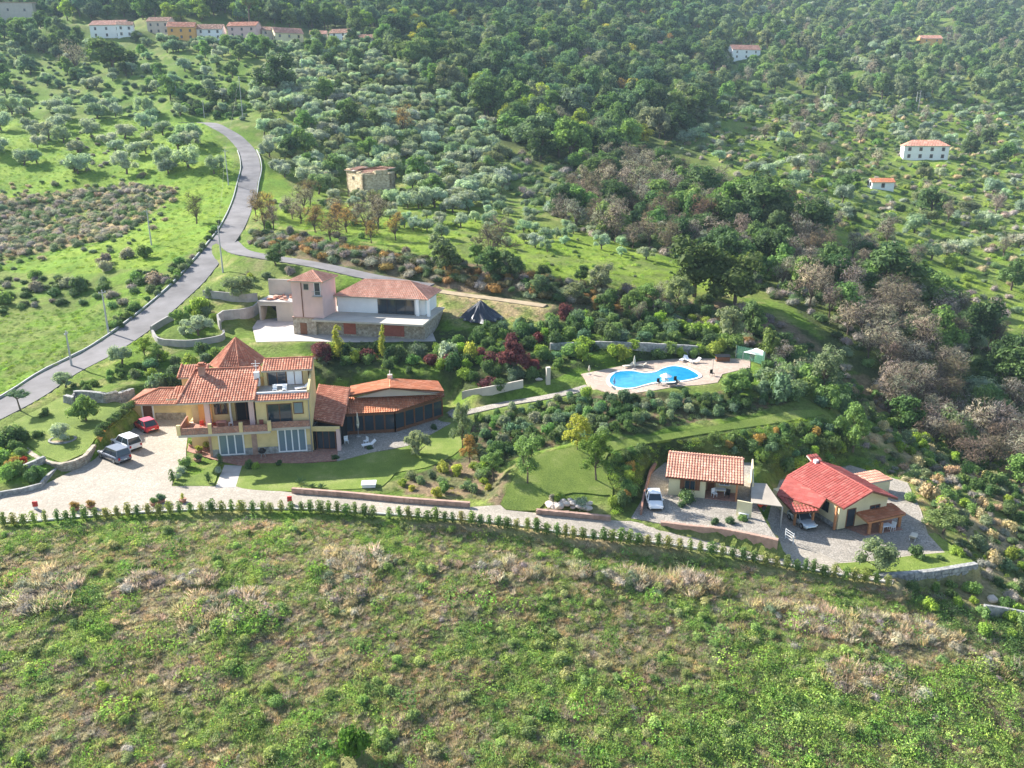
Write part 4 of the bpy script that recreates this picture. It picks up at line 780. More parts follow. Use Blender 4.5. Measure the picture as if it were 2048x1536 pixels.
class Pl:
    def __init__(s): s.V = []; s.F = []; s.A = []; s.M = []; s.n = 0
    def raw(s, V, Fq, A, m=0):
        s.V.append(np.asarray(V, float).reshape(-1, 3)); s.F += [tuple(int(i) + s.n for i in f) for f in Fq]; s.A += list(A); s.M += [m] * len(Fq); s.n += len(s.V[-1])
    def leaves(s, C, Nn, size, asp=.6, tri=False):
        k = len(C); Nn = Nn / np.linalg.norm(Nn, axis=1, keepdims=True); r = rng.normal(size=(k, 3)); a = np.cross(Nn, r); a /= np.linalg.norm(a, axis=1, keepdims=True) + 1e-9; b_ = np.cross(Nn, a)
        sz = (size * rng.uniform(.6, 1.4, k))[:, None]; bend = Nn * sz * .25
        P = np.stack([C - a * sz, C - b_ * sz * asp + bend, C + a * sz, C + b_ * sz * asp + bend], 1)
        s.raw(P.reshape(-1, 3), np.arange(4 * k).reshape(k, 4), rng.uniform(0, 1, k))
    def core(s, c_, r, sub=1, dark=.35):
        bm = bmesh.new(); bmesh.ops.create_icosphere(bm, subdivisions=sub, radius=1); V = np.array([v.co[:] for v in bm.verts]); Fq = [[v.index for v in f.verts] for f in bm.faces]; bm.free()
        V = V * (1 + rng.uniform(-.18, .18, len(V)))[:, None] * np.asarray(r) + np.asarray(c_); s.raw(V, Fq, rng.uniform(.1, .6, len(Fq)))
    def lobe(s, c_, r, n_, leaf, core=.8, up=.25, asp=.6):
        r = np.asarray(r, float) * np.ones(3); d = rng.normal(size=(n_, 3)); d /= np.linalg.norm(d, axis=1, keepdims=True); d[:, 2] = np.where(d[:, 2] < -.5, -d[:, 2], d[:, 2])
        C = np.asarray(c_) + d * r * rng.uniform(.72, 1.15, n_)[:, None]; s.leaves(C, d + rng.normal(size=(n_, 3)) * .55 + np.array([0, 0, up]), leaf, asp)
        if core: s.core(c_, r * core)
    def limb(s, p, q, r0, r1, n_=6):
        g = G(); g.tube(p, q, r0, r1, n_, False); s.raw(g.V, g.F, [.3] * len(g.F), 1)
    def mesh(s, name, src, bark=None):
        V = np.concatenate(s.V); me = bpy.data.meshes.new(name); me.from_pydata(V.tolist(), [], s.F); a = me.attributes.new('v', 'FLOAT', 'FACE'); a.data.foreach_set('value', np.asarray(s.A, np.float32))
        me.materials.append(ML[src]); me.materials.append(bark or M_bark); me.polygons.foreach_set('material_index', np.asarray(s.M, np.int32)); me.update(); return me
def trunkof(p, h, r, lobes, bend=.12):
    top = (rng.uniform(-bend, bend), rng.uniform(-bend, bend), h); p.limb((0, 0, -.25), top, r, r * .65, 8)
    for c_, _ in lobes: p.limb(top, tuple(np.asarray(top) * .25 + np.asarray(c_) * .75), r * .5, r * .12, 5)
def mk_tree(kind, seed):
    global rng; rng = np.random.default_rng(seed); cr, tr = Pl(), Pl(); L = []
    if kind == 'olive':
        for k in range(11): a = rng.uniform(0, 6.3); d = rng.uniform(.1, .72); L.append(((d * math.cos(a) * 1.1, d * math.sin(a), rng.uniform(.5, 1.25) - d * .2), rng.uniform(.24, .44)))
        for c_, r in L: cr.lobe(c_, (r, r, r * .85), 105, .075, .72, asp=.4)
        trunkof(tr, .32, .09, L[:6])
    elif kind == 'broad':
        for k in range(21): a = rng.uniform(0, 6.3); h = rng.uniform(0, 1); d = rng.uniform(.1, .8) * math.sqrt(1 - (h - .35) ** 2 * 1.4 if h > .35 else 1); L.append(((d * math.cos(a) * 1.1, d * math.sin(a), .5 + h * 1.25), rng.uniform(.15, .42)))
        for c_, r in L: cr.lobe(c_, r, int(40 + 190 * r), .07, .7)
        trunkof(tr, .55, .08, L[:8])
    elif kind == 'near':       # broad leaved garden tree seen close
        for k in range(24): a = rng.uniform(0, 6.3); h = rng.uniform(0, 1); d = rng.uniform(.1, .78) * math.sqrt(max(.1, 1 - (h - .3) ** 2 * 1.7)); L.append(((d * math.cos(a), d * math.sin(a), .85 + h * 1.7), rng.uniform(.17, .33)))
        for c_, r in L: cr.lobe(c_, (r, r, r * 1.1), 110, .05, .5, up=.4)
        trunkof(tr, .8, .06, L[:14])
    elif kind == 'slim':
        for k in range(12): h = k / 11; L.append(((rng.uniform(-.25, .25), rng.uniform(-.25, .25), .5 + h * 3.6), rng.uniform(.35, .6) * (1.15 - h * .7)))
        for c_, r in L: cr.lobe(c_, (r, r, r * 1.3), 90, .08, .6, up=.5)
        trunkof(tr, .6, .08, L[:3])
    elif kind == 'bare':
        for k in range(13): a = rng.uniform(0, 6.3); h = rng.uniform(0, 1); d = rng.uniform(.15, .75) * (1 - .4 * h); L.append(((d * math.cos(a), d * math.sin(a), .6 + h * 1.2), rng.uniform(.25, .42)))
        for c_, r in L: cr.lobe(c_, r, 70, .085, 0, asp=.1)
        trunkof(tr, .4, .06, L)
        for c_, r in L:
            for _ in range(12): d = rng.normal(size=3) + np.array([0, 0, .4]); d /= np.linalg.norm(d); tr.limb(c_, tuple(np.asarray(c_) + d * r * 1.3), .014, .005, 3)
    elif kind == 'pine':
        for k in range(12): a = rng.uniform(0, 6.3); d = rng.uniform(0, .7); L.append(((d * math.cos(a), d * math.sin(a), 1.75 + rng.uniform(-.08, .2) - d * .15), rng.uniform(.25, .36)))
        for c_, r in L: cr.lobe(c_, (r, r, r * .6), 90, .06, .8, asp=.3)
        trunkof(tr, 1.2, .07, L[:8])
    elif kind == 'shrub':
        for k in range(8): a = rng.uniform(0, 6.3); d = rng.uniform(0, .55); L.append(((d * math.cos(a), d * math.sin(a), rng.uniform(.2, .75) - d * .3), rng.uniform(.32, .5)))
        for c_, r in L: cr.lobe(c_, r, 70, .085, .75)
        for c_, r in L[:3]: tr.limb((0, 0, -.2), c_, .05, .02, 4)
    elif kind == 'sapling':
        cr.core((0, 0, .65), (.22, .22, .55), 1)
        for k in range(10): h = k / 9; wd = .4 * math.sin(math.pi * (.18 + .72 * h)) ** .6; cr.lobe((rng.uniform(-.12, .12), rng.uniform(-.12, .12), .2 + h * 1.05), (wd, wd, .22), 26, .1, 0, up=.7, asp=.4)
        tr.limb((0, 0, -.2), (0, 0, .4), .04, .03, 5)
    return cr, tr
KN = {'olive': 5, 'broad': 6, 'near': 4, 'slim': 2, 'bare': 5, 'pine': 1, 'shrub': 6, 'sapling': 5}
KIT = {}
def joined(cr, tr):
    p = Pl(); 
    for q in (cr, tr):
        k = p.n; p.V += q.V; p.F += [tuple(i + k for i in f) for f in q.F]; p.A += q.A; p.M += q.M; p.n += q.n
    return p
for kind, nn in KN.items():
    for s_ in range(nn):
        cr, tr = mk_tree(kind, 100 + s_ * 7 + len(kind) * 13); j = joined(cr, tr)
        KIT[(kind, s_)] = (cr.mesh(kind + '_crown', 'OBJ'), tr.mesh(kind + '_trunk', 'OBJ'), j.mesh(kind + '_whole', 'OBJ'), j.mesh(kind + '_in_mass', 'INS'))
rng = np.random.default_rng(5)
NAMES = {'olive': ('olive_tree', 'olive tree'), 'broad': ('broadleaf_tree', 'tree'), 'near': ('garden_tree', 'tree'), 'slim': ('poplar_tree', 'tree'), 'bare': ('bare_tree', 'tree'), 'pine': ('pine_tree', 'pine'), 'shrub': ('shrub', 'shrub'), 'sapling': ('cypress_sapling', 'sapling')}
def plant(kind, P, r, hgt=None, tint=(.1, .15, .04), label=None, group=None, parts=True, rz=None, tilt=0):
    """one tree or shrub; r = crown radius in metres, hgt = crown height scale"""
    v = random.randrange(KN[kind]); cr, tr, wh, _ = KIT[(kind, v)]; nm, cat = NAMES[kind]; hgt = hgt or r; rz = random.uniform(0, 6.28) if rz is None else rz
    if parts:
        e = empty(nm, P, rz, label, cat, group); e.scale = (r * random.uniform(.85, 1.2), r * random.uniform(.85, 1.2), hgt); e.rotation_euler.x = tilt
        for nm2, me_ in (('trunk', tr), ('crown', cr)):
            o = bpy.data.objects.new(nm2, me_); COL.objects.link(o); o.parent = e; o.color = (*tint, 1)
        return e
    o = bpy.data.objects.new(nm, wh); COL.objects.link(o); o.location = P; o.rotation_euler = (0, 0, rz); o.scale = (r * random.uniform(.85, 1.2), r * random.uniform(.85, 1.2), hgt); o.color = (*tint, 1); return props(o, label, cat, group)
def jit(t, a=.15, h=.1):
    k = random.uniform(1 - a, 1 + a); return tuple(max(.01, x * k * random.uniform(1 - h, 1 + h)) for x in t)
OLV = (.4, .46, .36); OLV2 = (.31, .38, .27); OAK = (.115, .18, .07); MID = (.19, .29, .095); LIM = (.28, .38, .07); BRN = (.34, .3, .26); PNK = (.46, .4, .34); ORG = (.42, .26, .09); YEL = (.42, .42, .08); DKG = (.08, .135, .06); TAN = (.55, .44, .27); PUR = (.17, .06, .07); BLG = (.15, .23, .14); GRG = (.22, .27, .15)
# ---------------- instances spread over points (only for what nobody could count)
SRC = {}
def src_coll(key, meshes):
    if key in SRC: return SRC[key]
    c_ = bpy.data.collections.new(key)
    for i, me_ in enumerate(meshes): o = bpy.data.objects.new('%s_%02d' % (key, i), me_); c_.objects.link(o)
    SRC[key] = c_; return c_
def scatter(name, label, P, sc, tint, key, meshes, tilt=.15):
    P = np.asarray(P, float); n_ = len(P)
    if n_ == 0: return
    me_ = bpy.data.meshes.new(name); me_.vertices.add(n_); me_.vertices.foreach_set('co', P.astype(np.float32).ravel())
    sc = np.asarray(sc, float); sc = np.stack([sc] * 3, 1) if sc.ndim == 1 else sc
    for nm, ty, arr in (('scl', 'FLOAT_VECTOR', sc), ('rot', 'FLOAT_VECTOR', np.stack([rng.normal(0, tilt, n_), rng.normal(0, tilt, n_), rng.uniform(0, 6.28, n_)], 1))):
        a = me_.attributes.new(nm, ty, 'POINT'); a.data.foreach_set('vector', arr.astype(np.float32).ravel())
    a = me_.attributes.new('tint', 'FLOAT_COLOR', 'POINT'); a.data.foreach_set('color', np.concatenate([tint, np.ones((n_, 1))], 1).astype(np.float32).ravel())
    a = me_.attributes.new('pick', 'INT', 'POINT'); a.data.foreach_set('value', rng.integers(0, len(meshes), n_).astype(np.int32))
    o = bpy.data.objects.new(name, me_); COL.objects.link(o); o['kind'] = 'stuff'; o['label'] = label
    ng = bpy.data.node_groups.new(name + '_spread', 'GeometryNodeTree'); ng.interface.new_socket('Geometry', in_out='INPUT', socket_type='NodeSocketGeometry'); ng.interface.new_socket('Geometry', in_out='OUTPUT', socket_type='NodeSocketGeometry')
    gi, go = ng.nodes.new('NodeGroupInput'), ng.nodes.new('NodeGroupOutput'); iop = ng.nodes.new('GeometryNodeInstanceOnPoints'); ci = ng.nodes.new('GeometryNodeCollectionInfo')
    ci.inputs['Collection'].default_value = src_coll(key, meshes); ci.inputs['Separate Children'].default_value = True; ci.inputs['Reset Children'].default_value = True
    def na(nm, ty): x = ng.nodes.new('GeometryNodeInputNamedAttribute'); x.data_type = ty; x.inputs['Name'].default_value = nm; return x.outputs['Attribute']
    e2r = ng.nodes.new('FunctionNodeEulerToRotation'); l = ng.links.new
    l(gi.outputs[0], iop.inputs['Points']); l(ci.outputs[0], iop.inputs['Instance']); iop.inputs['Pick Instance'].default_value = True; l(na('pick', 'INT'), iop.inputs['Instance Index'])
    l(na('rot', 'FLOAT_VECTOR'), e2r.inputs[0]); l(e2r.outputs[0], iop.inputs['Rotation']); l(na('scl', 'FLOAT_VECTOR'), iop.inputs['Scale']); l(iop.outputs[0], go.inputs[0])
    md = o.modifiers.new('spread', 'NODES'); md.node_group = ng; return o
def mass(kind): return ('m_' + kind, [KIT[(kind, i)][3] for i in range(KN[kind])])
def tuft(n_, h, spread, lean, w=.02, up=1.0):
    p = Pl(); a = rng.uniform(0, 6.3, n_); r = np.sqrt(rng.uniform(0, 1, n_)) * spread; B = np.stack([r * np.cos(a), r * np.sin(a), np.zeros(n_) - .03], 1)
    d = np.stack([np.cos(a) * lean * rng.uniform(.3, 1.4, n_) + rng.normal(0, .2, n_), np.sin(a) * lean * rng.uniform(.3, 1.4, n_) + rng.normal(0, .2, n_), np.full(n_, up)], 1); hh = h * rng.uniform(.5, 1.2, n_)
    T = B + d * hh[:, None]; t = np.stack([-np.sin(a), np.cos(a), a * 0], 1) * w; Mi = B + d * hh[:, None] * .5 + np.array([0, 0, .1]) * hh[:, None]
    Pp = np.stack([B - t, B + t, Mi + t * 1.2, T, Mi - t * 1.2], 1); p.raw(Pp.reshape(-1, 3), np.arange(5 * n_).reshape(n_, 5), rng.uniform(0, 1, n_)); return p
def weed(n_, h, leaf):
    p = Pl(); a = rng.uniform(0, 6.3, n_); r = np.sqrt(rng.uniform(0, 1, n_)); z = h * rng.uniform(.05, 1, n_) * (1 - .55 * r * r); C = np.stack([r * np.cos(a), r * np.sin(a), z], 1)
    p.leaves(C, np.stack([np.cos(a) * r, np.sin(a) * r, np.full(n_, .6)], 1) + rng.normal(0, .5, (n_, 3)), leaf, .5); return p
WEEDS = [weed(130, h, l).mesh('weed', 'INS') for h, l in ((.7, .11), (1.0, .1), (.5, .12), (1.3, .095), (.8, .125))]
TUFTS = [tuft(110, h, .8, ln, w).mesh('dry_grass', 'DRY') for h, ln, w in ((.7, .5, .026), (.5, .8, .03), (.9, .4, .024), (.6, .6, .028))]
BRAM = []
for k in range(4):
    p = Pl()
    for _ in range(6): a = rng.uniform(0, 6.3); d = rng.uniform(0, .6); c_ = (d * math.cos(a), d * math.sin(a), rng.uniform(.1, .5)); p.lobe(c_, (.45, .45, .38), 60, .09, .7, asp=.2)
    BRAM.append(p.mesh('bramble', 'DRY'))
# ---------------- where plants may stand
AVOID = []
def free(x, y, marg=.6):
    ok = np.ones(x.shape, bool)
    for f in FEAT:
        if f[0] == 'p': W = f[1]; d, _ = segdist(x, y, W + [W[0]]); ok &= ~(inpoly(x, y, W) | (d < marg))
        else: d, _ = segdist(x, y, f[1]); ok &= d > f[2] + marg
    for (ax, ay, ar) in AVOID: ok &= np.hypot(x - ax, y - ay) > ar
    return ok
for o in bpy.data.objects:
    if o.get('category') in ('house', 'hut', 'ruin'): AVOID.append((o.location.x, o.location.y, 7.5))
AVOID.append((hit(960, 632).x, hit(960, 632).y, 3))
def sample(poly, sp, marg=.6, jitr=.45, ymax=1240):
    """evenly strewn world points whose foot lies in a polygon of the picture"""
    H = [hit(p[0], max(p[1], -60)) for p in poly]; 
    for (a, b2) in zip(poly, poly[1:] + poly[:1]): H.append(hit((a[0] + b2[0]) / 2, max((a[1] + b2[1]) / 2, -60)))
    x0, x1 = min(p.x for p in H) - 5, max(p.x for p in H) + 5; y0, y1 = min(p.y for p in H) - 5, min(max(p.y for p in H) + 5, ymax)
    xs = np.arange(x0, x1, sp); yy = np.arange(y0, y1, sp * .87); X, Y = np.meshgrid(xs, yy); X = X + (np.arange(len(yy)) % 2)[:, None] * sp * .5
    X = (X + rng.uniform(-jitr, jitr, X.shape) * sp).ravel(); Y = (Y + rng.uniform(-jitr, jitr, Y.shape) * sp).ravel(); Z = gz(X, Y); q, D = proj(np.stack([X, Y, Z], 1))
    m = inpoly(q[:, 0], q[:, 1], poly) & (D > 5); X, Y, Z, q, D = X[m], Y[m], Z[m], q[m], D[m]
    if marg is not None and len(X): f = free(X, Y, marg); X, Y, Z, q, D = X[f], Y[f], Z[f], q[f], D[f]
    return np.stack([X, Y, Z], 1), q, D
# rectangles of the picture in which something low must stay in sight (x0, x1, bottom row)
CLEAR = [(680, 806, 376), (1803, 1897, 312), (1742, 1788, 376), (180, 245, 72), (245, 330, 66), (395, 450, 72), (450, 520, 70), (545, 612, 80), (0, 72, 38), (1460, 1530, 112), (1840, 1885, 88)]
TREES = []                          # (kind, P, r, h, tint, region label, screen size)
def grove(kind, poly, sp, r, tints, label, marg=.8, hk=(.85, 1.15), ymax=900, keep=1.0, extra=()):
    ymax = 1240
    P, q, D = sample(poly, sp, marg if marg < 2 else marg, ymax=ymax); HT = {'olive': 1.7, 'broad': 2.2, 'bare': 2.1, 'shrub': 1.0, 'near': 2.8}
    for p, qq, d in zip(P, q, D):
        if random.random() > keep: continue
        k = kind; tl = tints; rr = random.uniform(*r)
        for (k2, pr, t2, r2) in extra:
            if random.random() < pr: k, tl, rr = k2, t2, random.uniform(*r2); break
        h = rr * random.uniform(*hk); ht = HT[k] if k in HT else 2
        drop = False
        for x0, x1, yb in CLEAR:
            wpx = rr * F / d
            if x0 - wpx * .7 < qq[0] < x1 + wpx * .7 and qq[1] > yb - 12:
                top = qq[1] - h * ht * F / d
                if top < yb - 3:
                    f = (qq[1] - yb + 3) / (h * ht * F / d)
                    if f < .35: drop = True
                    else: rr *= max(f, .5); h *= f
        if drop: continue
        TREES.append((k, Vector(p), rr, h, jit(random.choice(tl)), label, rr * h * (F / d) ** 2, qq, d))
# silver-green groves and woods
grove('olive', [(505, 185), (540, 120), (760, 110), (900, 200), (980, 260), (1030, 330), (1000, 400), (900, 430), (800, 425), (690, 405), (600, 385), (545, 335), (525, 290)], 6.2, (2.7, 3.9), [OLV, OLV, OLV2, GRG], 'silvery olive tree in the dense grove above the ruined farmhouse', extra=[('broad', .06, [OAK, MID], (3, 4.5)), ('shrub', .04, [LIM], (1.5, 2.5))])
grove('olive', [(0, 215), (300, 225), (410, 245), (455, 330), (430, 365), (250, 352), (0, 372), (-60, 300)], 13.5, (2.9, 4.5), [OLV, OLV2], 'olive tree on the bright green slope left of the road', marg=3)
grove('olive', [(-60, 100), (120, 90), (480, 130), (500, 225), (405, 236), (300, 228), (0, 225), (-60, 225)], 10, (2.5, 4), [OLV, OLV2, BLG], 'olive tree on the terraces under the village', marg=3, keep=.72, extra=[('broad', .1, [MID, OAK], (3, 5)), ('shrub', .15, [MID, BLG], (1.5, 2.5))])
grove('olive', [(200, 72), (760, 78), (860, 120), (760, 112), (540, 125), (480, 128), (300, 100)], 9, (3, 4.2), [OLV, OLV2, BLG], 'olive tree close below the village houses', extra=[('broad', .2, [MID, OAK], (3.5, 5))])
grove('broad', [(-80, -60), (860, -60), (860, 60), (700, 62), (600, 55), (500, 52), (330, 42), (230, 45), (80, 40), (0, 10), (-80, 20)], 10.5, (4.5, 7), [OAK, DKG, MID, BLG], 'dark tree in the wood behind the village', extra=[('bare', .08, [BRN], (4, 6)), ('broad', .12, [LIM], (4, 6))])
grove('broad', [(0, 15), (110, 60), (180, 95), (120, 110), (0, 95), (-60, 60)], 9, (3.5, 5), [MID, BLG, OAK], 'tree at the far upper left below the village')
grove('broad', [(850, -60), (1420, -60), (1440, 120), (1400, 230), (1330, 290), (1200, 330), (1080, 330), (1000, 270), (880, 190), (760, 108), (760, 70)], 10, (4.6, 7.2), [OAK, OAK, DKG, MID, BLG, GRG], 'dark broadleaf tree in the wood of the central valley', extra=[('bare', .07, [BRN, ORG], (4, 5.5)), ('olive', .14, [OLV2], (3.5, 5)), ('broad', .07, [LIM, YEL], (4, 5.5))])
grove('broad', [(1400, -60), (2120, -60), (2120, 210), (1700, 200), (1440, 210), (1430, 100)], 13.5, (4.2, 6.8), [OAK, MID, GRG, GRG, (.24, .32, .13)], 'tree in the mixed wood at the upper right', keep=.72, extra=[('bare', .15, [BRN, PNK], (3.5, 5)), ('olive', .2, [OLV, OLV2], (3.5, 5)), ('shrub', .12, [LIM, YEL], (3, 4))])
grove('olive', [(1330, 290), (1430, 200), (1700, 195), (2120, 210), (2120, 600), (1900, 590), (1700, 480), (1600, 420), (1450, 330)], 12.5, (2.4, 4.2), [OLV, OLV2, GRG], 'olive tree scattered over the right hillside', keep=.8, extra=[('shrub', .3, [MID, LIM, OAK], (2, 3.5)), ('bare', .16, [BRN, PNK], (2.5, 4)), ('broad', .12, [OAK, MID], (3, 5))])
grove('bare', [(1160, 340), (1300, 320), (1450, 380), (1620, 450), (1900, 640), (2120, 760), (2120, 900), (1880, 840), (1720, 730), (1620, 620), (1470, 560), (1250, 500), (1120, 460)], 6.5, (3.0, 4.6), [BRN, BRN, PNK, (.2, .17, .12)], 'leafless brownish tree in the long ravine', extra=[('broad', .3, [OAK, DKG, MID], (3, 5)), ('olive', .08, [OLV2], (2.5, 3.5)), ('shrub', .15, [MID, LIM], (1.5, 2.5))])
grove('bare', [(1700, 700), (1850, 760), (2120, 860), (2120, 1010), (1980, 960), (1800, 860), (1700, 780)], 4.6, (2.4, 3.6), [BRN, BRN, (.2, .15, .13), PNK], 'leafless brown tree at the bottom of the ravine', extra=[('broad', .15, [OAK, MID], (2, 3))])
grove('olive', [(640, 395), (820, 430), (1000, 400), (1150, 420), (1250, 480), (1300, 520), (1000, 500), (800, 470), (650, 440)], 7.5, (1.4, 2.3), [OLV2, OLV], 'small young olive tree on the green meadow below the ruin', marg=2)
grove('bare', [(500, 400), (600, 400), (760, 440), (800, 480), (780, 505), (660, 490), (560, 480), (490, 455)], 6.5, (2.6, 3.8), [ORG, BRN, (.26, .19, .09)], 'rusty brown tree along the bank above the side road', marg=1.5, extra=[('shrub', .3, [MID, BRN], (1.2, 1.8))])
grove('broad', [(780, 500), (1000, 530), (1300, 590), (1480, 620), (1640, 740), (1560, 760), (1440, 690), (1120, 610), (900, 560)], 5.5, (1.6, 2.8), [OAK, OAK, MID, GRG], 'dark bushy tree in the gully behind the pool', marg=2, extra=[('shrub', .4, [OAK, BRN, MID], (1.2, 2.2)), ('bare', .1, [BRN], (1.8, 2.8))])
grove('shrub', [(240, 560), (100, 600), (0, 620), (-60, 560), (150, 540), (400, 480), (395, 540), (330, 580)], 5, (1.5, 2.6), [OAK, BRN, MID], 'dark thorny bush on the bank left of the road', marg=2, keep=.45)
# hedgerows on the terraces and along the road
grove('shrub', [(300, 168), (480, 186), (490, 200), (300, 184)], 4.2, (2.2, 3.2), [OAK, DKG, MID], 'dark hedgerow bush on the terraces above the road end', marg=1)
grove('shrub', [(350, 205), (485, 216), (485, 236), (440, 238), (350, 222)], 4.2, (2.2, 3.2), [OAK, DKG, MID, GRG], 'dark hedgerow bush just above the road end', marg=1)
grove('shrub', [(215, 655), (320, 578), (395, 505), (440, 440), (458, 445), (412, 518), (340, 588), (236, 668)], 1.9, (.8, 1.4), [OAK, MID, GRG], 'bush on the bank along the left road edge', marg=.3)
# garden shrubs
GS = [([(610, 740), (640, 690), (700, 700), (860, 705), (960, 660), (1080, 650), (1090, 700), (1080, 755), (1000, 785), (900, 790), (870, 760), (760, 745)], 2.5, (1.0, 1.8), [OAK, MID, LIM, OAK, BLG, PUR, DKG], 'rounded shrub in the bed between the two big houses'),
      ([(1080, 640), (1200, 625), (1440, 650), (1460, 715), (1340, 712), (1150, 735), (1090, 740)], 3.0, (1.1, 2.0), [OAK, MID, DKG, BLG, LIM], 'shrub on the dark slope above the pool'),
      ([(925, 840), (1010, 818), (1160, 792), (1400, 790), (1470, 775), (1600, 800), (1590, 806), (1400, 836), (1230, 866), (1085, 893), (1000, 930), (960, 960), (940, 900)], 1.7, (.7, 1.2), [OAK, OAK, BLG, MID, GRG, (.3, .33, .22), DKG], 'low planted shrub on the bank under the pool'),
      ([(1238, 915), (1400, 880), (1560, 860), (1660, 850), (1700, 900), (1640, 950), (1520, 945), (1500, 918), (1330, 892), (1325, 920), (1290, 945), (1240, 1030), (1215, 1030), (1222, 960)], 1.55, (.75, 1.3), [OAK, MID, LIM, ORG, OAK, BLG], 'shrub on the slope behind the cottage'),
      ([(1440, 760), (1510, 738), (1600, 720), (1680, 760), (1690, 830), (1620, 812), (1480, 790)], 3.0, (1.5, 2.5), [OAK, BLG, MID, GRG], 'dense bush right of the pool'),
      ([(270, 735), (360, 700), (440, 700), (445, 725), (365, 745), (370, 775), (300, 790), (262, 775)], 2.8, (.9, 1.6), [MID, LIM, OAK, BLG, GRG], 'shrub in the garden left of the pointed roof'),
      ([(0, 850), (120, 790), (230, 740), (300, 722), (305, 735), (230, 760), (130, 808), (10, 868)], 1.6, (.6, .9), [OAK, MID], 'clipped hedge shrub along the lower road edge'),
      ([(-20, 880), (40, 880), (60, 905), (100, 940), (90, 965), (40, 985), (-20, 990)], 2.1, (.8, 1.4), [OAK, MID, LIM, BLG], 'garden shrub at the left edge of the drive'),
      ([(760, 955), (850, 930), (930, 890), (990, 930), (1000, 985), (900, 1000), (780, 985)], 2.4, (.5, 1.1), [MID, YEL, GRG, LIM], 'sparse shrub on the bare slope beside the front lawn'),
      ([(1690, 800), (1790, 960), (1870, 1050), (1960, 1120), (2060, 1200), (2120, 1180), (2120, 960), (1980, 900), (1850, 850), (1740, 760)], 2.6, (.7, 1.4), [MID, LIM, TAN, GRG, OAK], 'shrub on the dry slope right of the bungalow'),
      ([(1790, 1180), (1880, 1150), (2040, 1200), (2120, 1260), (2120, 1330), (1960, 1270), (1850, 1230)], 2.2, (.6, 1.2), [MID, OAK, LIM], 'green bush below the corner lawn'),
      ([(400, 605), (470, 560), (515, 540), (640, 545), (560, 555), (515, 575), (440, 600)], 3.2, (.8, 1.5), [GRG, YEL, MID, BRN], 'dry bush above the concrete walls'),
      ([(340, 640), (430, 600), (440, 640), (430, 670), (350, 680)], 3.4, (.9, 1.6), [GRG, MID, LIM, OLV], 'bush in the walled garden left of the pink house')]
for poly, sp, r, tn, lb in GS: grove('shrub', poly, sp, r, tn, lb, marg=.7, hk=(.9, 1.4))
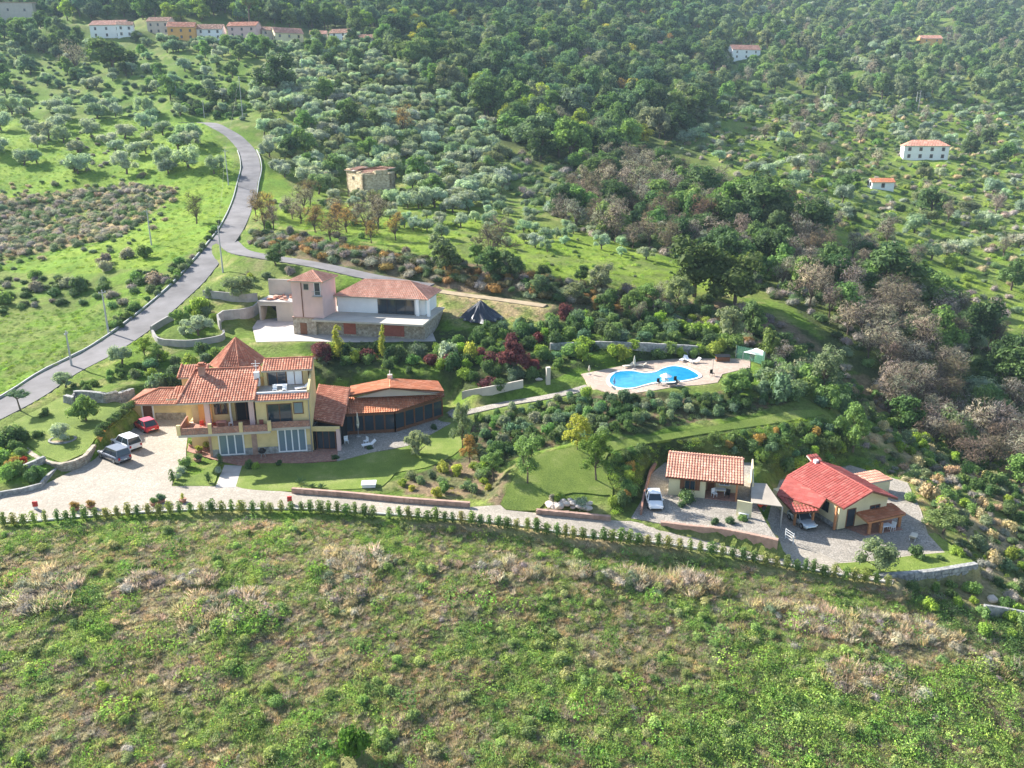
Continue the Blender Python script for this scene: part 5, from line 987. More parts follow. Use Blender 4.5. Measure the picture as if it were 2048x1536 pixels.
# ---------------- single trees one can point at: kind, foot, top row, radius, tint, label
SPEC = [('near', 1055, 972, 862, 2.15, MID, 'tall leafy green tree standing left on the middle lawn'), ('near', 988, 962, 900, 1.4, MID, 'smaller leafy tree just left of the tall one on the middle lawn'),
        ('near', 1193, 965, 860, 2.1, (.14, .22, .05), 'tall light green tree on the right part of the middle lawn'), ('near', 1156, 903, 828, 2.1, YEL, 'bright yellow-green tree where the middle lawn narrows'),
        ('near', 927, 912, 800, 1.5, GRG, 'slender grey-green tree at the right end of the front lawn'), ('near', 940, 925, 868, 1.3, ORG, 'orange-leaved small tree at the right end of the front lawn'), ('olive', 836, 912, 855, 1.55, (.3, .33, .2), 'small pale olive tree beside the cobbled patio'),
        ('broad', 1705, 903, 797, 2.2, MID, 'dense round green tree on the slope right of the pool'), ('olive', 1752, 1150, 1072, 1.9, GRG, 'spreading tree above the dark corner wall'), ('near', 1884, 1068, 1010, 2.0, (.2, .26, .1), 'pale green tree at the edge of the bungalow yard'),
        ('shrub', 1372, 1008, 975, 1.3, OAK, 'round dark bush in front of the cottage window'), ('broad', 173, 846, 782, 1.8, MID, 'green tree standing on the round garden lawn'), ('olive', 126, 880, 836, 1.9, OLV, 'grey olive tree in the round stone planter'),
        ('shrub', 32, 884, 845, 1.9, OAK, 'big dark round bush at the left end of the garden lawn'), ('shrub', 76, 878, 858, 1.0, OAK, 'small dark bush left of the planted olive'), ('pine', 42, 822, 780, 1.7, BLG, 'leaning dark pine beside the road at the left edge'),
        ('olive', 130, 775, 738, 1.7, OLV2, 'feathery grey tree beside the road above the garden'), ('slim', 678, 716, 646, 1.35, YEL, 'wider of the two yellow-green poplars below the terrace'), ('slim', 766, 716, 644, 1.0, YEL, 'thinner of the two yellow-green poplars below the terrace'),
        ('broad', 1027, 748, 672, 2.1, PUR, 'dark purple plum tree among the green shrubs'), ('broad', 642, 726, 682, 1.7, PUR, 'purple-leaved tree behind the pointed roof'), ('shrub', 1127, 640, 602, 1.7, PUR, 'small purple shrub behind the gully hedge'),
        ('shrub', 315, 790, 742, 2.1, BLG, 'large bluish-green bush left of the villa'), ('shrub', 345, 780, 740, 1.7, DKG, 'dark bush touching the villa roof on the left'), ('shrub', 374, 752, 722, 1.3, LIM, 'yellow-green bush above the left villa roof'),
        ('near', 292, 718, 672, 1.7, LIM, 'light green tree above the garden terraces'), ('near', 316, 726, 684, 1.3, MID, 'second light tree above the garden terraces, nearer the villa'), ('olive', 243, 728, 680, 1.8, OLV2, 'thin grey tree beside the road bend'),
        ('bare', 393, 448, 382, 3.0, (.16, .17, .07), 'lone double-stemmed tree on the slope left of the road'), ('broad', 552, 530, 492, 1.9, OAK, 'small dark tree standing beside the side road'), ('olive', 485, 598, 540, 3.0, GRG, 'round grey-green tree above the straight concrete wall'),
        ('olive', 397, 670, 625, 2.2, OLV, 'grey olive tree inside the walled garden'), ('shrub', 405, 628, 588, 2.2, LIM, 'lush light green bush inside the walled garden'), ('olive', 362, 655, 612, 1.8, MID, 'little tree at the corner of the walled garden'),
        ('broad', 225, 142, 70, 10.5, (.13, .19, .06), 'large light green tree in front of the village'), ('bare', 152, 148, 76, 8.5, BRN, 'large brown leafless tree in front of the village'), ('pine', 500, 60, -12, 8.0, MID, 'umbrella pine rising behind the village roofs'), ('broad', 343, 46, 4, 6.5, LIM, 'round light green tree behind the village roofs'),
        ('shrub', 708, 1508, 1442, 1.55, (.1, .2, .03), 'bright green bush in the foreground field'), ('bare', 985, 530, 428, 5.4, (.2, .19, .12), 'big half-bare tree between meadow and gully'), ('broad', 1388, 592, 465, 5.6, (.1, .14, .05), 'tall green tree at the right end of the meadow'),
        ('broad', 1470, 614, 498, 5.2, (.13, .17, .06), 'broad tree right of the meadow end'), ('broad', 1762, 596, 478, 7.8, OAK, 'huge dark green tree in the ravine, farthest right'), ('broad', 1520, 460, 352, 8.8, OAK, 'huge dark spreading tree at the head of the ravine'),
        ('bare', 1215, 395, 325, 5.0, PNK, 'pinkish leafless tree right of the grove'), ('bare', 1400, 470, 385, 4.8, (.27, .16, .12), 'reddish-brown leafless tree in the ravine'), ('bare', 808, 272, 205, 5.6, ORG, 'orange autumn tree in the olive grove'),
        ('broad', 555, 190, 98, 9.0, DKG, 'tall dark tree above the road end'), ('near', 1648, 790, 690, 2.8, GRG, 'tall thin grey-green tree right of the pool'), ('shrub', 1560, 800, 738, 2.9, BLG, 'large bluish bush between pool and ravine'), ('broad', 1470, 790, 740, 2.1, MID, 'green tree at the right end of the pool deck'),
        ('shrub', 1362, 716, 692, 1.0, LIM, 'left light bush of the pair behind the pool loungers'), ('shrub', 1388, 715, 693, 1.0, MID, 'right light bush of the pair behind the pool loungers'), ('shrub', 893, 715, 672, 1.9, OLV, 'pale round shrub right of the terrace house'), ('shrub', 940, 722, 678, 1.8, YEL, 'yellow-green shrub left of the purple plum'),
        ('shrub', 1175, 800, 768, 1.1, LIM, 'yellowish bush where the path meets the pool deck'), ('broad', 1290, 620, 560, 2.8, MID, 'green tree above the gully'), ('olive', 1840, 690, 610, 4.0, GRG, 'yellow-green tree across the ravine'), ('broad', 60, 150, 106, 6.5, BLG, 'dark round tree on the terraces at the left edge')]
HTS = {'olive': 1.75, 'broad': 2.2, 'near': 2.85, 'slim': 4.6, 'bare': 2.1, 'pine': 2.1, 'shrub': 1.2}
for kind, px, py, top, r, tn, lb in SPEC:
    P = hit(px, py); h = hz(P, top) - P.z; r *= 1.0
    plant(kind, P, r, max(.4, h / HTS[kind]), tn, lb); AVOID.append((P.x, P.y, r * .9))
# ---------------- which of the strewn trees are things of their own
LAND = [('the ruined farmhouse', 748, 360), ('the road end', 425, 250), ('the upper road bend', 505, 330), ('the road junction', 470, 470), ('the hillside villa', 1850, 300), ('the little white hut', 1765, 370), ('the village', 450, 70), ('the big corner house', 20, 30), ('the orange farmhouse', 1862, 85),
        ('the white farmhouse', 1492, 110), ('the white pole in the wood', 1000, 170), ('the tall dark roadside tree', 555, 145), ('the orange grove tree', 808, 240), ('the faint pale hut', 1325, 97), ('the pinkish bare tree', 1215, 360), ('the huge spreading dark tree', 1520, 400), ('the broken pillar', 653, 362), ('the left pole of the hillside pair', 1830, 200), ('the top of the central wood', 1000, 10), ('the pointed roof', 495, 700), ('the pink tower', 624, 600), ('the villa', 500, 820), ('the pool', 1310, 752), ('the cottage', 1408, 940), ('the bungalow', 1670, 990), ('the black tarpaulin heap', 960, 612), ('the gate pier', 1096, 750), ('the garage', 320, 800),
        ('the veranda annex', 790, 800), ('the planted olive', 127, 860), ('the corner wall', 1860, 1140), ('the purple plum tree', 1027, 710), ('the poplars', 720, 690), ('the concrete walls', 440, 640), ('the huge dark ravine tree', 1762, 540), ('the shed', 1750, 955), ('the pale block wall', 2010, 1235), ('the terrace house', 850, 620)]
ORD = ['', 'second ', 'third ', 'fourth ', 'fifth ', 'sixth ', 'seventh ', 'eighth ', 'ninth ', 'tenth ', 'eleventh ', 'twelfth ', 'thirteenth ', 'fourteenth ', 'fifteenth ', 'sixteenth ', 'seventeenth ', 'eighteenth ', 'nineteenth ', 'twentieth ']
CAPS = {'olive': 285, 'broad': 270, 'bare': 220, 'shrub': 270, 'near': 50, 'slim': 5, 'pine': 5}
def onpic(t): return -10 < t[7][0] < 2058 and -10 < t[7][1] < 1560
TREES.sort(key=lambda t: -t[6]); cnt = {}; single = []; rest = []
for t in TREES:
    if onpic(t) and cnt.get(t[0], 0) < CAPS[t[0]]: cnt[t[0]] = cnt.get(t[0], 0) + 1; single.append(t)
    else: rest.append(t)
seats = {}
for i, t in enumerate(single):
    x, y = t[7]; y -= t[3] * F / t[8]; best = min(range(len(LAND)), key=lambda k: math.hypot(LAND[k][1] - x, LAND[k][2] - y)); dx, dy = x - LAND[best][1], y - LAND[best][2]
    d = ('right of' if dx > 0 else 'left of') if abs(dx) > abs(dy) else ('below' if dy > 0 else 'above'); seats.setdefault((t[0], best, d), []).append((math.hypot(dx, dy), i))
LBL = {}
LK_ = {'olive': 'olive tree', 'broad': 'leafy tree', 'bare': 'thin brown tree', 'shrub': 'shrub', 'near': 'leafy tree'}
for (k, b2, d), L in seats.items():
    L.sort()
    for rk, (_, i) in enumerate(L):
        if rk < len(ORD): LBL[i] = '%s %s %s, %snearest to it' % (LK_[k], d, LAND[b2][0], ORD[rk])
for i, t in enumerate(single):
    k, P, r, h, tn, lb = t[:6]; plant(k, P, r, h, tn, LBL.get(i, lb), lb.replace('tree', 'trees', 1) if 'tree' in lb else lb.replace('shrub', 'shrubs', 1).replace('bush ', 'bushes ', 1), parts=t[8] < 150 and k != 'shrub')
for kind in KN:
    L = [t for t in rest if t[0] == kind]
    if L: scatter({'olive': 'olive_grove', 'broad': 'distant_woodland', 'bare': 'leafless_thicket', 'shrub': 'undergrowth', 'near': 'garden_foliage'}[kind], {'olive': 'far olive groves reading as one silvery mass', 'broad': 'distant dark woodland covering the hills', 'bare': 'brown leafless thicket in the far ravine', 'shrub': 'mass of low bushes between the trees', 'near': 'foliage'}[kind],
                  [tuple(t[1]) for t in L], [(t[2], t[2], t[3]) for t in L], np.array([t[4] for t in L]), *mass(kind), tilt=.03)
# ---------------- ground cover nobody could count
def cover(name, label, specs, key, meshes, tilt=.15):
    PP, SS, TT = [], [], []
    for poly, sp, r, tn, dens in specs:
        P, q, D = sample(poly, sp, .15)
        if len(P) == 0: continue
        nz = fbm(P[:, 0] / 4, P[:, 1] / 4, 57, 3); keep = rng.uniform(0, 1, len(P)) < np.clip(dens(P[:, 0], P[:, 1]) if callable(dens) else dens, 0, 1); P, nz, q = P[keep], nz[keep], q[keep]
        kk = rng.integers(0, len(tn), len(P)); tt = np.array(tn)[kk] * rng.uniform(.78, 1.25, (len(P), 1)) * rng.uniform(.92, 1.08, (len(P), 3))
        PP.append(P); SS.append(rng.uniform(r[0], r[1], len(P)) * (.7 + .6 * nz)); TT.append(tt)
    return scatter(name, label, np.concatenate(PP), np.concatenate(SS), np.concatenate(TT), key, meshes, tilt)
FIELD = [(-80, 1068), (60, 1064), (280, 1045), (520, 1038), (730, 1046), (960, 1063), (1150, 1090), (1430, 1123), (1700, 1173), (1850, 1180), (2130, 1290), (2130, 1600), (-80, 1600)]
gn = lambda X, Y: sstep(.44, .56, fbm(X / 9, Y / 9, 41, 4) * .5 + fbm(X / 5, Y / 5, 61, 3) * .5)
cover('field_shrubs', 'small bushy green shrubs dotted over the foreground field', [(FIELD, 1.5, (.35, .8), [(.3, .38, .13), (.36, .43, .16), (.24, .32, .12), (.4, .4, .2)], lambda X, Y: .05 + .4 * (1 - gn(X, Y)))], *mass('shrub'))
HEAP = [[(350, 1230), (400, 1190), (560, 1190), (560, 1225), (450, 1260), (370, 1270)], [(640, 1200), (660, 1150), (740, 1150), (770, 1200), (700, 1240)], [(1130, 1130), (1250, 1140), (1420, 1160), (1440, 1185), (1330, 1195), (1180, 1165)], [(1480, 1205), (1640, 1220), (1860, 1245), (1870, 1290), (1700, 1285), (1560, 1250)], [(0, 1180), (100, 1140), (160, 1165), (130, 1220), (0, 1230)],
        [(1640, 1320), (1780, 1340), (1860, 1400), (1760, 1410), (1660, 1370)], [(620, 1110), (760, 1100), (800, 1130), (680, 1140)], [(1900, 1290), (2100, 1340), (2100, 1390), (1930, 1330)], [(220, 1160), (420, 1140), (430, 1165), (240, 1190)], [(940, 1130), (1050, 1120), (1100, 1150), (980, 1170)], [(1830, 1240), (1930, 1275), (1900, 1300)]]
dr = lambda X, Y: sstep(.46, .6, fbm(X / 3.2, Y / 2.6, 88, 3))
cl2 = lambda X, Y: sstep(.4, .56, fbm(X / 1.7, Y / 1.7, 321, 2))
cl = lambda X, Y: sstep(.4, .55, fbm(X / 1.1, Y / 1.1, 123, 2))
cover('weeds', 'green weeds and herbs covering the foreground field', [(FIELD, .4, (.26, .66), [(.24, .36, .11), (.3, .41, .12), (.18, .29, .1), (.4, .48, .15), (.36, .4, .2)], lambda X, Y: (.08 + .9 * (1 - gn(X, Y)) * (1 - .75 * dr(X, Y))) * (.25 + .75 * cl(X, Y))),
      ([(0, 1065), (700, 1040), (1000, 1070), (1700, 1180), (1850, 1190), (1850, 1230), (1200, 1140), (760, 1110), (300, 1090), (0, 1120)], .4, (.22, .5), [(.3, .42, .1), (.24, .37, .09), MID], lambda X, Y: .3 + .6 * (1 - gn(X, Y))),
      ([(1500, 1330), (2130, 1330), (2130, 1600), (1150, 1600), (1230, 1420)], .6, (.45, .95), [(.24, .37, .09), (.32, .42, .12), MID], .5), ([(1800, 1180), (2130, 1280), (2130, 1400), (1880, 1260)], .5, (.35, .8), [MID, OAK], .7),
      (FIELD, 2.3, (.7, 1.35), [(.2, .32, .08), (.28, .4, .1), (.15, .25, .08)], .3)], 'w', WEEDS)
cover('dry_grass', 'dry straw-coloured grass in the foreground field', [([(-80, 1085), (300, 1070), (500, 1055), (690, 1052), (700, 1100), (420, 1125), (100, 1150), (-80, 1160)], .4, (.2, .45), [TAN, (.62, .54, .38)], .5), ([(850, 1340), (1500, 1380), (1560, 1600), (700, 1600), (500, 1400)], .5, (.2, .4), [TAN, (.5, .42, .3)], .4), (FIELD, .36, (.2, .46), [TAN, PNK, (.58, .5, .37), (.5, .45, .3), (.42, .42, .25)], lambda X, Y: .08 + .62 * np.maximum(gn(X, Y), dr(X, Y)))] + [(h_, .42, (.4, 1.0), [TAN, (.66, .56, .45), (.55, .47, .37), (.6, .55, .35)], lambda X, Y: .15 + .8 * cl2(X, Y)) for h_ in HEAP], 't', TUFTS)
cover('long_grass', 'long green and yellowing grass in the foreground field', [(FIELD, .36, (.22, .5), [(.34, .44, .15), (.44, .5, .2), (.3, .4, .13), (.48, .48, .25)], lambda X, Y: .08 + .34 * (1 - dr(X, Y)) * (1 - .6 * gn(X, Y)))], 't', TUFTS)

SCR = [([(1330, 560), (1480, 600), (1700, 740), (1690, 800), (1600, 760), (1460, 705), (1330, 650)], 1.9, (.8, 1.7), [OAK, MID, BRN, OAK, GRG], .85), ([(1010, 300), (1200, 330), (1300, 400), (1180, 470), (1080, 420), (1010, 380)], 4.0, (1.5, 3), [MID, GRG, OAK, BRN, OLV2], .8), ([(-80, 400), (120, 385), (250, 372), (360, 378), (300, 430), (240, 480), (100, 500), (0, 525), (-80, 545)], 2.1, (1.0, 2.1), [TAN, (.46, .41, .3), (.4, .35, .25), GRG, GRG, MID, PNK], .78), ([(-80, 375), (120, 362), (280, 350), (400, 372), (330, 450), (260, 505), (100, 525), (0, 550), (-80, 570)], 4.2, (.8, 1.8), [GRG, TAN, MID], .5), ([(-80, 560), (0, 560), (200, 555), (330, 540), (420, 490), (390, 545), (240, 620), (150, 610), (0, 640), (-80, 640)], 2.6, (1.0, 1.8), [BRN, OAK, OAK, MID], .5),
       ([(500, 465), (620, 480), (760, 505), (1000, 540), (1300, 600), (1480, 640), (1500, 690), (1430, 650), (1100, 605), (900, 570), (760, 540), (600, 512), (500, 490)], 1.6, (1.1, 2.0), [BRN, OAK, (.16, .14, .07), ORG, GRG], .8), ([(1650, 760), (1760, 760), (2130, 940), (2130, 1230), (2020, 1200), (1880, 1060), (1760, 930), (1680, 850)], 1.5, (.5, 1.15), [PNK, TAN, GRG, MID, BRN, OAK], .75),
       ([(1130, 460), (1300, 500), (1480, 560), (1620, 640), (1720, 760), (2130, 1000), (2130, 780), (1900, 640), (1560, 440), (1300, 330)], 3.2, (1.3, 2.4), [BRN, GRG, OAK, MID, PNK], .75), ([(1330, 290), (1500, 200), (2130, 200), (2130, 800), (1900, 620), (1600, 420)], 4.2, (1.2, 2.4), [MID, GRG, PNK, LIM, OLV2, TAN, OAK], .62),
       ([(620, 400), (1000, 420), (1300, 520), (1450, 590), (1200, 560), (800, 470)], 4, (.5, .9), [MID, LIM, GRG], .3), ([(600, 100), (1400, -40), (2130, -40), (2130, 220), (1400, 240), (1080, 330), (900, 230)], 9, (2.5, 4.5), [OAK, MID, GRG, BLG], .5), ([(0, 90), (500, 130), (500, 240), (400, 240), (0, 225)], 5, (1.2, 2.2), [MID, OAK, BLG, GRG], .4),
       ([(150, 250), (280, 330), (260, 352), (120, 350)], 5, (1, 1.6), [BRN, PNK], .5), ([(1620, 690), (1700, 780), (1620, 790), (1560, 760)], 2, (.8, 1.4), [MID, GRG, OAK], .7)]
cover('bramble_heaps', 'pinkish dead bramble heaps across the field', [(h, .95, (.6, 1.1), [PNK, (.5, .44, .34), (.46, .4, .3), TAN, GRG], .7) for h in HEAP] + [(FIELD, 3.4, (.35, .8), [PNK, TAN, MID, LIM], .3)], 'b', BRAM)
cover('scrub', 'scrub and brambles covering banks and hillsides', SCR, 'b', BRAM)
MEAD = [([(-80, 545), (150, 548), (330, 535), (430, 470), (480, 330), (400, 240), (0, 235), (-80, 300)], 1.7, (.3, .7), [LIM, (.13, .21, .03), MID], .5), ([(-80, 620), (200, 620), (340, 560), (300, 620), (180, 700), (0, 800), (-80, 850)], 1.0, (.25, .5), [LIM, (.13, .21, .03), MID, OAK], .6), ([(600, 400), (1000, 440), (1440, 580), (1200, 570), (800, 500), (560, 450)], 1.8, (.3, .7), [LIM, MID], .4),
        ([(1700, 850), (2130, 1200), (2130, 1300), (1960, 1150), (1780, 950)], .8, (.2, .45), [LIM, MID, TAN], .5), ([(1400, 300), (2130, 220), (2130, 700), (1800, 540)], 3.5, (.6, 1.3), [LIM, MID, GRG], .5), ([(860, 585), (1090, 620), (1100, 650), (900, 650)], 1, (.25, .5), [TAN, MID, GRG], .5), ([(0, 740), (130, 690), (230, 730), (120, 790), (0, 850)], 1, (.2, .4), [LIM, MID], .4),
        ([(640, 690), (1060, 655), (1450, 645), (1450, 710), (1150, 740), (1000, 780), (650, 760)], 1.2, (.3, .6), [MID, OAK, LIM], .5), ([(780, 985), (860, 930), (1000, 930), (1000, 1005)], .9, (.15, .35), [MID, TAN, YEL], .4), ([(925, 840), (1160, 790), (1600, 800), (1590, 820), (1230, 880), (960, 960)], .9, (.25, .5), [OAK, MID, GRG], .6), ([(1240, 905), (1660, 838), (1800, 950), (1520, 945), (1325, 900), (1230, 1035), (1215, 960)], .7, (.3, .6), [OAK, MID, LIM, GRG], .8), ([(1220, 905), (1640, 835), (1660, 860), (1400, 895), (1235, 960), (1225, 1000)], .6, (.35, .7), [OAK, MID, LIM], .85)]
cover('meadow_grass', 'clumps of fresh green grass on the meadows and banks', MEAD, 'w', WEEDS)
# ---------------- the row of saplings along the drive
HL = spline([Vector(p) for p in HEDGE], .25); acc = 0; last = None; tot = 0; ends = []
for i in range(1, len(HL)):
    acc += (HL[i] - HL[i - 1]).length
    if acc >= .8:
        acc = 0; p = HL[i]; q, _ = proj(np.array(tuple(p)))
        if -15 < q[0] < 2060 and random.random() > .03: s_ = random.uniform(.82, 1.15); ends.append((p, s_))
marks = [(72, 'the leftmost red box'), (340, 'the potted plants'), (580, 'the middle red box'), (800, 'the foot of the long kerb wall'), (1073, 'the narrow dark box'), (1221, 'the end of the short kerb wall'), (1320, 'the start of the cottage kerb wall'), (1537, 'the rightmost red box'), (1755, 'the spreading tree by the corner wall')]
SAPL = ['']*len(ends); seat = {}
for i, (p, s_) in enumerate(ends):
    x = proj(np.array(tuple(p)))[0][0]; k = min(range(len(marks)), key=lambda j: abs(marks[j][0] - x)); seat.setdefault((k, x > marks[k][0]), []).append((abs(x - marks[k][0]), i))
for (k, rt), L in seat.items():
    for rk, (_, i) in enumerate(sorted(L)): SAPL[i] = 'cypress sapling %s of %s, %snearest to it' % ('right' if rt else 'left', marks[k][1], ORD[min(rk, len(ORD) - 1)])
for i, (p, s_) in enumerate(ends):
    plant('sapling', p + Vector((random.uniform(-.08, .08), random.uniform(-.1, .1), -.05)), random.uniform(.8, 1.15), 1.0 * s_, jit(random.choice([(.2, .27, .09), (.28, .3, .11), (.15, .23, .08)])), SAPL[i], 'cypress saplings along the drive', parts=False)
# hedge on the yellow wall
P0, P1, P2_ = at(196, 868, 2.1), at(222, 846, 2.1), at(262, 812, 2.1)
g_ = spline([P0, P1, P2_], 1.0); pts = [p + Vector((random.uniform(-.3, .1), random.uniform(0, .5), -.1)) for p in g_ for _ in (0, 1)]
for k, p in enumerate(pts[::2]): plant('shrub', p, .95, .8, jit(OAK), 'trailing hedge bush on the yellow wall, %sfrom its lower end' % (ORD[k] or 'first '), 'hedge bushes on the yellow wall', parts=False)
# ================================================================== POOL
def closed(px, z): return spline([at(p[0], p[1], z) for p in px] + [at(px[0][0], px[0][1], z)], .4)[:-1]
POOL = [(1221, 755), (1230, 747), (1245, 743), (1267, 743), (1290, 747), (1310, 745), (1325, 738), (1345, 733), (1365, 735), (1380, 740), (1397, 751), (1390, 757), (1365, 762), (1338, 765), (1312, 765), (1290, 770), (1268, 776), (1245, 777), (1228, 773), (1219, 764)]
pw = closed(POOL, 3.0)
m, n, b = nodemat('pool_water', .06, .5); f = noise_tex(n, 1.2, 4); n.links.new(ramp(n, f, [(.3, (.012, .2, .4)), (.7, (.03, .3, .5))]), b.inputs['Base Color']); bump(n, b, noise_tex(n, 2.5, 3), .25, .03); M_water = m
sheet('pool_water', pw, const(3.0), M_water, .05, cell=3, thick=.02, label='bright blue water of the curved swimming pool')
cen = sum(pw, Vector()) / len(pw); g = G(); k_ = len(pw)
for i in range(k_):
    a, b_ = pw[i], pw[(i + 1) % k_]; da = (a - cen).normalized() * .45; db = (b_ - cen).normalized() * .45
    g.add([a - cen + Vector((0, 0, .09)), b_ - cen + Vector((0, 0, .09)), b_ + db - cen + Vector((0, 0, .09)), a + da - cen + Vector((0, 0, .09)), a - cen, b_ - cen, b_ + db - cen, a + da - cen], [(0, 1, 2, 3), (0, 4, 5, 1), (2, 6, 7, 3)])
o = g.obj('pool_coping', M_white, None, loc=cen); props(o, 'white stone rim around the curved swimming pool', 'pool rim')
def parasol_open(P, r, h, label):
    e = empty('open_parasol', P, 0, label, 'parasol'); g = G(); V = [(0, 0, h)] + [(r * math.cos(k * math.pi / 4), r * math.sin(k * math.pi / 4), h - .45) for k in range(8)]; V += [(x * .98, y * .98, z - .04) for x, y, z in V]
    g.add(V, [(0, 1 + k, 1 + (k + 1) % 8) for k in range(8)] + [(9, 10 + (k + 1) % 8, 10 + k) for k in range(8)]).obj('canopy', M_clothw, e); G().tube((0, 0, 0), (0, 0, h + .1), .035).obj('pole', M_metal, e); G().tube((0, 0, 0), (0, 0, .1), .3, .28, 12).obj('base', M_conc, e)
def parasol_closed(P, h, label, m_=None):
    e = empty('closed_parasol', P, 0, label, 'parasol'); g = G(); g.tube((0, 0, h * .35), (0, 0, h * .55), .1, .2, 10).tube((0, 0, h * .55), (0, 0, h), .2, .03, 10).obj('canopy', m_ or M_cloth, e, True); G().tube((0, 0, 0), (0, 0, h * .4), .035).obj('pole', M_metal, e); G().tube((0, 0, 0), (0, 0, .1), .28, .26, 12).obj('base', M_conc, e)
def lounger(P, rz, label, m_=None):
    e = empty('sun_lounger', P, rz, label, 'sun lounger', None); G().box(-.8, .35, -.3, .3, .28, .36).obj('seat', m_ or M_plast, e); G().add([(.35, -.3, .3), (.35, .3, .3), (.9, .3, .75), (.9, -.3, .75), (.38, -.3, .23), (.38, .3, .23), (.95, .3, .69), (.95, -.3, .69)], [(0, 1, 2, 3), (7, 6, 5, 4), (0, 3, 7, 4), (1, 5, 6, 2), (2, 6, 7, 3), (0, 4, 5, 1)]).obj('backrest', m_ or M_plast, e)
    for x in (-.7, .5):
        for y in (-.26, .26): G().tube((x, y, 0), (x, y, .3), .03, n=6).obj('leg', M_plast, e)
def chair(P, rz, label, m_=None, group=None):
    e = empty('garden_chair', P, rz, label, 'chair', group); m_ = m_ or M_plast; G().box(-.24, .24, -.24, .24, .4, .45).obj('seat', m_, e); G().box(-.24, .24, .2, .25, .45, .92).obj('backrest', m_, e)
    for x in (-.21, .21):
        for y in (-.21, .21): G().tube((x, y, 0), (x, y, .42), .025, n=5).obj('leg', m_, e)
def table(P, rz, L, W_, label, m_=None):
    e = empty('table', P, rz, label, 'table'); m_ = m_ or M_plast; G().box(-L / 2, L / 2, -W_ / 2, W_ / 2, .68, .74).obj('tabletop', m_, e)
    for x in (-1, 1):
        for y in (-1, 1): G().tube((x * (L / 2 - .1), y * (W_ / 2 - .1), 0), (x * (L / 2 - .1), y * (W_ / 2 - .1), .68), .03, n=5).obj('leg', m_, e)
D3 = lambda x, y: at(x, y, 3.0)
parasol_open(D3(1331, 768), .85, 1.6, 'open white parasol at the near edge of the pool'); table(D3(1330, 769), .2, .8, .8, 'small table under the open white parasol')
parasol_closed(D3(1268, 739), 2.1, 'folded beige parasol behind the pool'); parasol_closed(D3(1178, 749), 1.4, 'small folded pale parasol at the left end of the deck'); parasol_closed(D3(1228, 776), 1.6, 'folded blue parasol at the left corner of the pool', plain('blue_cloth', (.2, .36, .6), .9, .1))
parasol_closed(at(717, 873, .03), 3.2, 'tall folded beige parasol on the cobbled patio')
for (x, y, r, lb) in [(1256, 735, .4, 'lounger left of the folded parasol behind the pool'), (1280, 734, -.3, 'lounger right of the folded parasol behind the pool'), (1366, 722, .9, 'left of the three loungers by the back bushes'), (1378, 724, 2.0, 'middle of the three loungers by the back bushes'), (1390, 726, .5, 'right of the three loungers by the back bushes'), (1345, 772, .2, 'dark lounger right of the open parasol'), (1236, 783, 2.9, 'lounger at the near left corner of the deck')]:
    lounger(D3(x, y), r, lb, M_black if 'dark' in lb else M_clothw if 'three' in lb else M_cloth)
for x, y, lb in [(1318, 770, 'dark chair left of the table under the open parasol'), (1352, 766, 'dark chair beside the pool edge right of the open parasol'), (1424, 752, 'chair on the right part of the pool deck')]: chair(D3(x, y), .5, lb, M_black)
p = D3(1425, 745); e = empty('pool_shower', p, 0, 'thin outdoor shower at the right side of the deck', 'shower'); G().tube((0, 0, 0), (0, 0, 2.1), .04).obj('pipe', M_metal, e); G().tube((0, 0, 2.1), (.35, 0, 2.0), .03).box(.25, .45, -.08, .08, 1.95, 2.0).obj('shower_head', M_metal, e)
p = D3(1445, 722); e = empty('beach_hut_heap', p, 0, 'dark covered woodpile behind the pool', 'woodpile'); G().box(-1, 1, -.4, .4, 0, .7).obj('stack', M_wood, e); G().add([(-1.1, -.5, .7), (1.1, -.5, .7), (1.1, .5, .9), (-1.1, .5, .9), (-1.1, -.5, .76), (1.1, -.5, .76), (1.1, .5, .96), (-1.1, .5, .96)], [(3, 2, 1, 0), (4, 5, 6, 7), (0, 1, 5, 4), (1, 2, 6, 5), (2, 3, 7, 6), (3, 0, 4, 7)]).obj('cover', M_black, e)
# green net fence and white shade at the right of the deck
Pn = [D3(1471, 716), D3(1500, 722), D3(1528, 730)]; e = empty('net_fence', Pn[0], 0, 'green mesh fence at the far right corner of the pool', 'fence'); m, n, b = nodemat('green_net', .8, .1); b.inputs['Base Color'].default_value = (.12, .3, .2, 1); b.inputs['Alpha'].default_value = .55
g = G()
for a_, b_ in zip(Pn, Pn[1:]): a_ = a_ - Pn[0]; b_ = b_ - Pn[0]; g.add([a_, b_, b_ + Vector((0, 0, 2)), a_ + Vector((0, 0, 2)), a_ + Vector((0, .02, 0)), b_ + Vector((0, .02, 0)), b_ + Vector((0, .02, 2)), a_ + Vector((0, .02, 2))], [(0, 1, 2, 3)])
g.obj('net', m, e)
for p in Pn: p = p - Pn[0]; G().tube(p, p + Vector((0, 0, 2.05)), .04).obj('post', M_metal, e)
Q = [at(1487, 704, 4.3), at(1513, 696, 4.6), at(1527, 702, 4.6), at(1526, 712, 4.2)]; o_ = Q[0]; e = empty('shade_sail', Vector((o_.x, o_.y, 3)), 0, 'white shade sail stretched beside the green mesh fence', 'shade sail'); V = [tuple(q - e.location) for q in Q]; V += [(x, y, z - .04) for x, y, z in V]
mesh_obj('sail', V, [(0, 1, 2, 3), (7, 6, 5, 4), (0, 4, 5, 1), (1, 5, 6, 2), (2, 6, 7, 3), (3, 7, 4, 0)], M_clothw, e)
for v in V[:4]: G().tube((v[0], v[1], -1.5), v, .05).obj('pole', M_metal, e)
